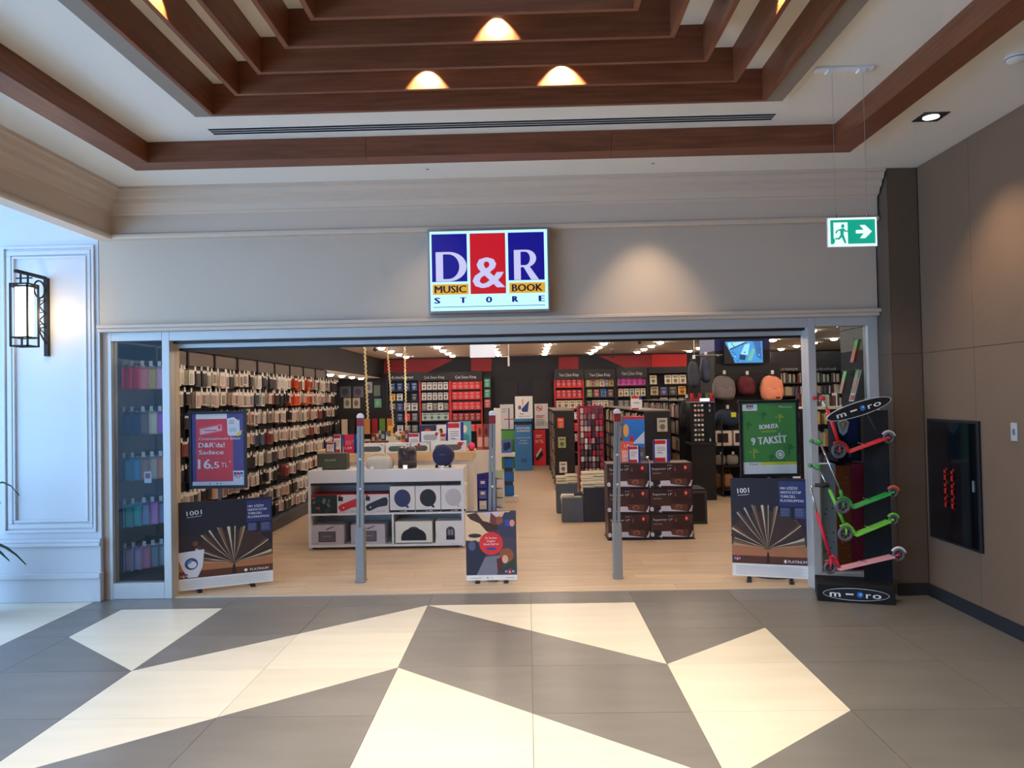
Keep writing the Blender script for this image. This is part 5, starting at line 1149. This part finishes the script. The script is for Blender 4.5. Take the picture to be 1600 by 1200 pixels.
t=thing('cardboard_display','tall cardboard display with blue sky picture behind the record player boxes','display stand',(at(991,700,9.7)[0],9.7,0)); z1=at(991,651,9.7)[1]; B(pm((90,90,90),.5)).box(-.13,.135,0,.2,0,z1).build('body',t); P=B(BLU).pl(-.13,.135,z1-.62,z1,0,.0005); f_sky(P); P.build('print',t)
def f_ps(P): P.pr(WHT,0,1,0,1); P.pr(RED,.05,.7,.82,1); P.pr(RED,.05,.7,0,.15); P.pr(BLU,.75,1,.75,1); P.pr(GREY,.2,.8,.5,.55)
t=sign_card('white and red price sign standing on the low bookcase right of centre',986,1003,619,641,11.6,1.44,f_ps,'price signs on the bookcases')
# low dark cabinet right of boxes
t=thing('low_cabinet','low charcoal cabinet peeking out right of the record player boxes','cabinet',(2.03,9.9,0)); B(DGR).box(-.3,.24,0,.5,0,.42).build('body',t,bev=.004); B(BLKM).box(-.27,.21,-.004,0,.03,.39).build('door',t); B(BLKM).box(-.3,.24,.02,.5,.42,.44).build('top',t)
# watch tower
WY=12.1; xw=at(1101,770,WY)[0]
t=thing('watch_tower','black glass watch display tower with lit header, right of the shop','display case',(xw,WY,0)); 
B(BLK).box(-.19,.19,0,.38,0,.86).build('cabinet',t,bev=.005); B(BLKM).box(-.205,.205,-.015,.395,.86,.90).build('ledge',t,bev=.003); B(pm((40,44,50),.3)).box(-.18,.18,.05,.36,.90,1.53).build('back_box',t)
B(BLK).box(-.19,-.175,-.0,.05,.9,1.53).box(.175,.19,0,.05,.9,1.53).box(.06,.07,0,.05,.9,1.53).build('frame',t); B(pm((130,150,160),.3)).box(-.19,.19,0,.36,1.53,1.545).build('top',t); B(em((235,240,255),1.3)).box(-.04,.11,-.006,0,1.55,1.595).build('lit_header',t); B(DRED).box(-.19,.19,0,.02,1.545,1.60).build('header',t)
for j in range(8):
    for i in range(3):
        c=rnd.choice([(250,252,250),(235,245,250),(225,232,225),(245,240,230),(240,205,110),(180,110,80),(240,140,130)])
        o=B(pm(c,.3)).cyl((0,0,0),(0,-.014,0),.018,n=12).m(BLKM).box(-.006,.006,.0,.006,-.032,.032).m(WHT).ring((0,-.014,0),(0,1,0),.018,.0025,12,4).build('watch',None,loc=(xw-.11+.055*i,WY+.043,1.485-.077*j))
        tag(o,'watch, %s in the %s row of the black watch tower'%(['left','middle','right'][i],ORD[j]),'watch','watches in the tower')
    if j in(0,1,7): B(pm((200,202,206),.3)).box(.105,.125,.02,.045,1.46-.077*j,1.50-.077*j).build('side_watch',t)
for i in range(6): B([RED,BLK,DRED,BLK,GRN,RED][i]).box(-.17+.06*i,-.13+.06*i,.05,.1,1.60,1.68).build('boxed_item',t)
# pillar
PY=12.8; pl0=at(1117,560,PY)[0]; pl1=at(1203,560,PY)[0]; zc2=at(1160,547,PY)[1]
pil=struct(B(pm((26,40,110),.6,name='blue_paint')).box(pl0,pl1,PY,PY+1.1,zc2,2.69).m(BLKM).box(pl0,pl1,PY,PY+1.1,0,zc2).m(pm((90,104,150),.6)).box(pl0-.004,pl0,PY,PY+1.1,zc2,2.69).build('wall_pillar'))  # left face in a paler blue: the light it catches is painted in
xm=(pl0+pl1)/2
for k in range(7): B(BLK).box(pl0-.02,pl1+.16,PY-.02,PY,.9+.18*k+.004,.9+.18*(k+1)-.004).build('slat',pil)
x0,z1=at(1132,532,PY-.12); x1,z0=at(1194.5,568,PY-.12); t=thing('television','wall television showing a blue street view high on the blue pillar','television',((x0+x1)/2,PY-.02,(z0+z1)/2)); W=(x1-x0)/2; h=(z1-z0)/2
B(BLK).box(-W,W,-.08,-.04,-h,h).build('bezel',t,bev=.004); B(GREY).box(-.15,.15,-.04,-.0,-.1,.1).build('bracket',t)
c1_=em((60,150,220),1.0); c2_=em((150,225,245),1.0); c3_=em((24,60,110),.9); P=B(BLK).pl(-W+.02,W-.02,-h+.02,h-.02,-.08,.0006)
P.pr(c1_,0,1,0,1); P.pp(BLK,[(0,0),(0,.9),(.05,.75),(.12,.5),(.2,.2),(.24,0)]); P.pp(c2_,[(.05,.95),(.55,1),(.1,.6)]); P.pp(c3_,[(.1,.66),(.56,.98),(.58,.94),(.12,.6)])
P.pp(c2_,[(.40,.4),(.52,.85),(.66,.9),(.60,.35)]); P.pp(c3_,[(.36,.16),(.52,.12),(.55,.36),(.38,.4)]); P.pp(em((110,190,170),1),[(.58,.1),(.7,.1),(.8,.6),(.72,.68)]); P.pp(em((50,110,180),.9),[(.74,1),(.95,1),(.97,.1),(.84,.3),(.8,.7)])
for k in range(12): P.pe(rnd.choice([c3_,c2_]),rnd.uniform(.15,.95),rnd.uniform(.1,.9),.02,.035,6)
P.build('screen',t)
# bags
def backpack(lb,px0,px1,py0,py1,Y,c,pocket=True,tagc=None,flat=False):
    x0,z1=at(px0,py0,Y); x1,z0=at(px1,py1,Y); W=(x1-x0)/2; h=(z1-z0)
    t=thing('backpack',lb,'bag',((x0+x1)/2,Y,z0)); m_=pm(c,.7,var=.15,sc=12,bump=.3,bsc=40,name='bag_fabric'); dk=pm(tuple(int(v*.6) for v in c),.6,name='bag_dark')
    b=B(m_); b.ball((0,.02,h*.47),W,.10,h*.47,24,16,pw=.68); b.v=[(x*(1-.30*max(0,z/h-.35)**1.3+.012*math.sin(40*z+9*x)),y*(1+.08*math.sin(30*x)),z-.01*math.sin(14*x)) for x,y,z in b.v]; b.build('body',t,smooth=True)
    if pocket:
        b=B(m_); b.ball((0,-.055,h*.28),W*.76,.055,h*.22,18,10,pw=.5); b.build('front_pocket',t,smooth=True); B(dk).tube([(-W*.66,-.085,h*.44),(0,-.108,h*.46),(W*.66,-.085,h*.44)],.004,5).build('zip',t)
        B(dk).tube([(-W*.8,-.03,h*.6),(-W*.6,-.045,h*.82),(0,-.045,h*.9),(W*.6,-.045,h*.82),(W*.8,-.03,h*.6)],.004,5).build('zip',t)
    B(dk).tube([(-.03,.02,h*.92),(-.03,.03,h*1.02),(.03,.03,h*1.02),(.03,.02,h*.92)],.006,6).build('handle',t)
    for k in(-1,1): B(dk).tube([(k*W*.4,.1,h*.85),(k*W*.95,.08,h*.5),(k*W*.7,.1,h*.1)],.014,6).build('strap',t)
    B(CHR).tube([(0,.26,h*1.0),(0,-.02,h*1.015),(0,-.03,h*1.04)],.004,5).m(WHT).box(-.022,.022,-.036,-.032,h*1.0,h*1.0+.06).build('hook',t)
    if tagc: B(tagc).box(W*.15,W*.55,-.12,-.117,h*.5,h*.78).build('tag',t)
    return t
YB=PY-.26
backpack('grey backpack with front pocket hanging left on the black pillar',1113,1150,585,625,YB,(120,112,108))
backpack('dark red backpack hanging in the middle of the pillar row',1153,1181,586,617,YB+.05,(100,26,36))
t=backpack('bright peach backpack hanging right on the pillar row',1188,1225,585,627,YB-.02,(244,150,112)); B(pm((60,30,30),.5)).box(.02,.09,-.118,-.112,.05,.075).build('label_patch',t)
backpack('navy blue flat bag with yellow tag hanging under the grey backpack',1117,1156,639,664,YB+.04,(34,50,74),pocket=False,tagc=pm((220,224,50),.5))
backpack('dark slate backpack hanging left of the pillar under a rail',1075,1093,561,606,YB-.3,(50,56,66))
backpack('dark blue-grey backpack hanging beside the pillar top',1094,1111,556,598,YB-.2,(52,58,80))
backpack('black backpack hanging low between the bookcases and the watch tower',1062,1084,622,672,13.22,(22,22,28),pocket=True)
t=thing('hanging_rail','thin steel rail carrying the dark backpacks beside the pillar','rail',(pl0,YB-.24,at(1090,555,YB-.24)[1])); B(STL).tube([(-.45,0,0),(.0,0,0),(.0,.35,0)],.008,6).m(STL).tube([(-.45,0,0),(-.45,0,2.69-at(1090,555,YB-.24)[1])],.005,6).build('bar',t)
# shelf unit under the bags
t=thing('shelf_unit','black shelf unit with framed boxes and grey pouches under the hanging bags','shelf unit',(xm,PY-.32,0)); b=B(BLKM); W=(pl1-pl0)/2
for z in(.10,.48,.80): B(BLKM).box(-W,W,0,.30,z,z+.02).build('shelf',t)
for k in(-1,1): B(BLKM).box(min(k*W,k*(W-.02)),max(k*W,k*(W-.02)),0,.3,0,1.25).build('side_panel',t)
B(BLKM).box(-W,W,.29,.31,0,1.25).build('back_panel',t)
for k,(px0,px1) in enumerate(((1119,1144),(1147,1158))):
    x0,z1=at(px0,688,PY-.3); x1,z0=at(px1,710,PY-.3); g_=thing('gift_box','white-edged box with dark window, %s on the shelf under the navy bag'%['larger, left','smaller, right'][k],'box',((x0+x1)/2,PY-.30,.82)); W2=(x1-x0)/2
    B(pm((226,214,200),.5)).box(-W2,W2,0,.15,0,.24).build('carton',g_,bev=.003); B(pm((52,38,46),.3)).box(-W2+.02,W2*.55,-.003,0,.05,.2).build('window',g_)
for k,(px0,px1) in enumerate(((1120,1136),(1137,1156))):
    x0,_=at(px0,722,PY-.3); x1,_=at(px1,722,PY-.3); W2=(x1-x0)/2; g_=thing('pouch','crumpled grey pouch, %s on the lower shelf under the gift boxes'%['left','right'][k],'pouch',((x0+x1)/2,PY-.26,.50)); B(pm((150,142,132),.7,bump=.5,bsc=20)).ball((0,.05,.085),W2,.05,.085,14,8,pw=.55).build('body',g_,smooth=True); B(WHT).box(-.02,.02,-.01,-.006,.18,.22).build('ticket',g_); B(CHR).tube([(0,.2,.2),(0,-.006,.2)],.003,4).build('hook',g_)
for k,(px,c) in enumerate(((1128,(120,80,50)),(1141,(190,130,90)))):
    x0,_=at(px,750,PY-.3); g_=thing('pouch','%s shiny small bag on the bottom shelf under the grey pouches'%['brown','tan'][k],'pouch',(x0,PY-.2,.12)); B(pm(c,.4,bump=.5,bsc=20)).ball((0,.05,.12),.09,.05,.12,12,8,pw=.6).build('body',g_,smooth=True); B(pm(c,.4)).tube([(-.05,.05,.2),(-.03,.05,.29),(.03,.05,.29),(.05,.05,.2)],.006,6).build('handle',g_)
# magazine rack strip right of green poster
t=thing('magazine_rack','narrow rack of colourful spines between the green poster and the window post','display rack',(at(1249,700,9.5)[0],9.5,0)); B(SBK).box(-.13,.2,.05,.3,0,1.45).build('body',t)
for k in range(16): B(pm(BKP[(k*5)%12],.5)).box(-.075,.005,0,.05,.42+.062*k,.475+.062*k).build('magazine',t)
B(CRM).box(-.08,.1,-.02,.05,.36,.40).box(-.08,.1,-.02,.05,.1,.34).build('tray',t)
# right-hand shelves in the distance (seen through the right part)
def farcase(px0,px1,title,Y,lb,rowpx,hx,green=None):
    x0=at(px0,600,Y)[0]; x1=at(px1,600,Y)[0]; xm_=(px0+px1)/2; W=(x1-x0)/2; zt_=at(xm_,hx[1],Y)[1]; zh=at(xm_,hx[0],Y)[1]
    t=thing('bookcase',lb,'bookcase',((x0+x1)/2,Y,0)); B(SBK).box(-W,W,.3,.33,0,zh).box(-W,-W+.03,0,.3,0,zh).box(W-.03,W,0,.3,0,zh).build('body',t); B(pm((36,34,40),.4)).box(-W,W,-.02,.33,zh,min(zt_,2.68)).build('header',t)
    P=B(WHT).pl(-W,W,zh,min(zt_,2.68),-.02,.001); P.ptx(pm((190,190,190),.5),title,.5,.12,.13,.6); P.build('header_print',t)
    zs=[at(xm_,y,Y)[1] for y in rowpx]
    dz=(zs[0]-zs[-1])/(len(zs)-1)
    while zs[-1]-dz>.1: zs.append(zs[-1]-dz)
    for z in zs: B(SBK).box(-W+.03,W-.03,0,.3,z-.025,z).build('shelf',t)
    spines(t,-W+.03,W-.03,0,.3,[(z,z+dz-.05) for z in zs],'x',.04); return t
farcase(1205,1257,'Kırtasiye',14.6,'black bookcase behind the peach backpack',[598,618,640,662],(580,549))
farcase(1258,1318,'Psikoloji',14.6,'black bookcase with upright books seen through the right window',[597,615,636,657],(580,549))
t=thing('counter','low cream-edged book counter seen through the right window','counter',(at(1290,640,10.6)[0],10.6,0)); B(SBK).box(-.35,.42,.02,.5,0,1.42).build('body',t); B(CRM).box(-.36,.43,0,.5,1.42,1.46).box(.28,.33,.0,.02,1.46,1.66).build('edge',t)
spines(t,-.34,.4,0,.3,[(.3,.55),(.6,.85),(.92,1.17),(1.22,1.40)],'x',-.12)
spines(t,-.34,.26,0,.3,[(1.46,1.66)],'x',.1)
# vitrine (right window)
for k in range(11):
    B(pm((96,92,88),.6,name='slat_grey') if k>8 else BLKM).box(2.95,2.965,6.64,7.27,.17+.205*k+.003,.17+.205*(k+1)-.003).build('slat',bpy.data.objects['wall_right_vitrine'])
def candy(P_,x): pass
for (px,py0,py1,kind,lb) in((1334,531,566,0,'green and red sweet tube hanging highest in the right window'),(1315,580,615,0,'green and brown sweet tube, left of the white price card in the right window'),(1337,579,627,1,'long white and red price card hanging in the right window'),(1351,577,614,0,'green and brown sweet tube, rightmost in the right window')):
    Y=6.62+(2.9*1200/(px-824)-6.62)*.55+.0; Y=max(6.72,2.86*1200/(px-824)); x,z1=at(px,py0,Y); z0=at(px,py1,Y)[1]; h=z1-z0
    t=thing('hanging_pack',lb,'hanging pack',(2.95,Y,z1)); 
    b=B(CHR); b.tube([(0,0,0),(-.10,0,.0),(-.107,0,.012)],.003,5); b.build('hook',t)
    a=-.075
    if kind==0:
        for (u0,u1,c) in((0,.42,(70,150,60)),(.42,1,(196,70,52) if px==1334 else (150,90,70))):
            b=B(pm(c,.3,var=.4,sc=60,name='sweets')); b.prism([(a-.05*u0-.004,-.035,-h*u0),(a-.05*u1-.004,-.035,-h*u1),(a-.05*u1+.022,-.035,-h*u1),(a-.05*u0+.022,-.035,-h*u0)],(0,.07,0)); b.build('sweets',t)
    else:
        b=B(WHT); b.prism([(a,-.05,0),(a-.07,-.05,-h),(a-.065,-.05,-h),(a+.008,-.05,0)],(0,.10,0)); b.build('card',t)
        for u0,u1 in((.05,.24),(.80,.95)):
            b=B(RED); b.prism([(a-.07*u0-.003,-.04,-h*u0),(a-.07*u1-.003,-.04,-h*u1),(a-.07*u1+.002,-.04,-h*u1),(a-.07*u0+.002,-.04,-h*u0)],(0,.07,0)); b.build('red_block',t)
# boxes low in the right window (white decorated wrap, orange and crimson cartons)
for (a_,b_,c_,d_,c,lb,Y) in((1281,1305,725,905,(246,236,226),'tall pale box with small red doodles low in the right window',6.72),(1306,1328,728,905,(200,90,34),'tall orange brown carton low in the right window',6.70),(1329,1350,724,905,(190,26,50),'tall crimson carton low in the right window',6.68)):
    x0,z1=at(a_,c_,Y); x1,_=at(b_,c_,Y); z0=.0; W=(x1-x0)/2; h=z1
    t=thing('carton',lb,'box',((x0+x1)/2,Y,0)); B(pm(c,.5,var=.1)).box(-W,W,0,.12,0,h).build('body',t,bev=.002); P=B(WHT).pl(-W,W,0,h,0,.0006)
    if c[0]>200:
        for k in range(14): P.pe(pm(rnd.choice([(200,50,50),(90,80,80),(160,150,140)]),.5),rnd.uniform(.15,.85),rnd.uniform(.1,.95),.05,.008,8,rot=rnd.uniform(0,3))
    else:
        for k in range(8): P.pr(pm(tuple(min(255,int(v*1.5)) for v in c),.5),.15,.85,.08+.11*k,.085+.11*k); P.pe(pm(tuple(min(255,int(v*1.6)) for v in c),.5),.3+.4*(k%2),.13+.11*k,.06,.01,8)
    P.build('print',t)
x0,z1=at(1309,652,6.66); x1,z0=at(1349,721,6.66); W=(x1-x0)/2
t=thing('carton','dark navy box with shiny gold and silver diamond emblem in the right window','box',((x0+x1)/2,6.69,z0)); B(pm((20,22,44),.35)).box(-W,W,0,.2,0,z1-z0).build('body',t,bev=.003)
P=B(BLU).pl(-W,W,0,z1-z0,0,.0008); P.pr(pm((24,34,90),.4),.35,.85,.45,.95); P.pp(pm((226,226,230),.3),[(.02,.88),(.30,.98),(.52,.88),(.42,.66),(.26,.58),(.10,.66)]); P.pp(pm((220,170,80),.3),[(.08,.86),(.30,.93),(.46,.86),(.26,.64)]); P.pp(pm((226,226,230),.3),[(.2,.84),(.3,.9),(.28,.68)]); P.pr(GREY,.45,.55,.1,.25); P.build('print',t)
B(BLKM).box(-W,W,.19,.21,-z0,0).build('stand',t)
# =====================================================================
# SHOP CEILING
# =====================================================================
lampL=thing('shop_ceiling_light','x','ceiling lamp',(0,0,0),group='round lamps in the shop ceiling')
B(WHT).lathe([(.082,-.006),(.085,0)],n=20).build('ring',lampL); B(em((255,234,214),62)).lathe([(.02,-.040),(.045,-.036),(.062,-.022),(.068,-.006)],n=16).build('diffuser',lampL)
CX=[-2.83,-1.74,-.66,.42,1.5,2.59,3.80,4.76,5.93]; first=True
for i,x in enumerate(CX):
    for j in range(12):
        y=18.0-1.03*j+ (0.0)
        if 6 in(i,) and j in(3,5): continue
        if x>pl0-.1 and x<pl1+.1 and y>PY-.2 and y<PY+1.3: continue
        lb='round shop ceiling lamp, %s from the back in the %s row from the left'%(ORD[j],ORD[i])
        if first: lampL.location=(x,y,2.69); lampL['label']=lb; first=False
        else: dup(lampL,(x,y,2.69),label=lb)
for j in range(5):
    dup(lampL,(-3.95,18.2-.95*j,2.213),label='round lamp in the low alcove ceiling at the far left, %s from the back'%ORD[j],group='round lamps in the alcove ceiling')
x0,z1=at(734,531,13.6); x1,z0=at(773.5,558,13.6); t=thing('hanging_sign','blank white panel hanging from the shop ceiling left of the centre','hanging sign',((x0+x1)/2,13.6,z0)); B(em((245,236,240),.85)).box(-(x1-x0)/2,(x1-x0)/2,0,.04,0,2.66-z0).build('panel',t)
for k in(-1,1): B(STL).cyl((k*.18,.02,2.66-z0),(k*.18,.02,2.69-z0),.004,n=6).build('wire',t)
x,z=at(795,572,13.4); t=thing('ceiling_probe','thin white rod hanging from the shop ceiling near the centre','hanging rod',(x,13.4,z)); B(WHT).cyl((0,0,.14),(0,0,2.69-z),.009).m(WHT).cyl((0,0,0),(0,0,.15),.018).build('rod',t); B(WHT).box(-.14,.0,-.01,.01,.16,.175).build('arm',t)
for (px,py,Y,lb) in((586,546,11.5,'small dark camera hanging from the shop ceiling at the left'),(1090,528,11.0,'dark dome camera on the shop ceiling left of the pillar'),(999,535,12.5,'tiny dark camera on the shop ceiling above the magenta books'),(957,557,16.8,'small pale camera on the ceiling before the back wall')):
    x,z=at(px,py,Y); t=thing('ceiling_camera',lb,'camera',(x,Y,2.69)); dz=2.69-z
    B(WHT if 'pale' in lb else BLK).cyl((0,0,0),(0,0,-.01),.03).m(BLK).cyl((0,0,-.01),(0,0,-max(.03,dz-.03)),.006).ball((0,0,-max(.05,dz)),.03,.045,.03).build('body',t); B(pm((30,30,34),.1)).ball((0,-.03,-max(.05,dz)),.018,.018,.018,8,6).build('lens',t)
# golden bead strings
BG=pm((222,206,150),.3,.4,name='gold_bead')
for (xa_,ya_,xb2,yb2,r,lb) in((569,528,575,655,.016,'leftmost'),(604,530,615,668,.013,'middle'),(632,530,635,672,.013,'rightmost')):
    Y=10.1; x1,z1=at(xa_,ya_,Y); x0,z0=at(xb2,yb2,Y); n=int((2.69-z0)/(r*1.7)); dx=(x0-x1)/(z1-z0)
    t=thing('bead_garland','string of gold beads hanging from the shop ceiling, %s of three'%lb,'garland',(x0,Y,z0),group='gold bead strings')
    b=B(BG)
    for k in range(n): zz_=k*r*1.7+r; b.ball((-dx*zz_+.004*(1 if k%2 else -1),0,zz_),r,r,r,6,5)
    b.m(BG).tube([(0,0,0),(-dx*(2.69-z0),0,2.69-z0)],.002,4); stuff(b.build('beads',t))
# shop-floor toys on the goods table (red, white trinkets)
r=random.Random(9)
for k in range(9):
    px=588+r.uniform(-4,4)+k*4.6; x=at(px,690,10.3)[0]; c=r.choice([(210,50,60),(230,226,220),(180,60,70),(120,120,130),(226,180,160)]); h=.10+.05*r.random()
    t=thing('trinket','small %s trinket, %s from the left among the toys behind the speakers'%(cname(c),ORD[k]),'trinket',(x,10.38,1.02),group='trinkets on the goods table'); B(pm(c,.4)).box(-.025,.025,-.02,.02,0,h*.6).build('body',t); B(pm(c,.4)).ball((0,0,h*.75),.028,.025,h*.28).build('top',t,smooth=True)
t=thing('pink_ball','bright pink round toy at the right end of the riser','toy',(at(737,706,9.3)[0],9.3,1.03)); B(PINKK).ball((0,0,.05),.045,.045,.05,16,10).m(CRM).box(-.09,.06,-.03,.08,-.03,.0).build('body',t)
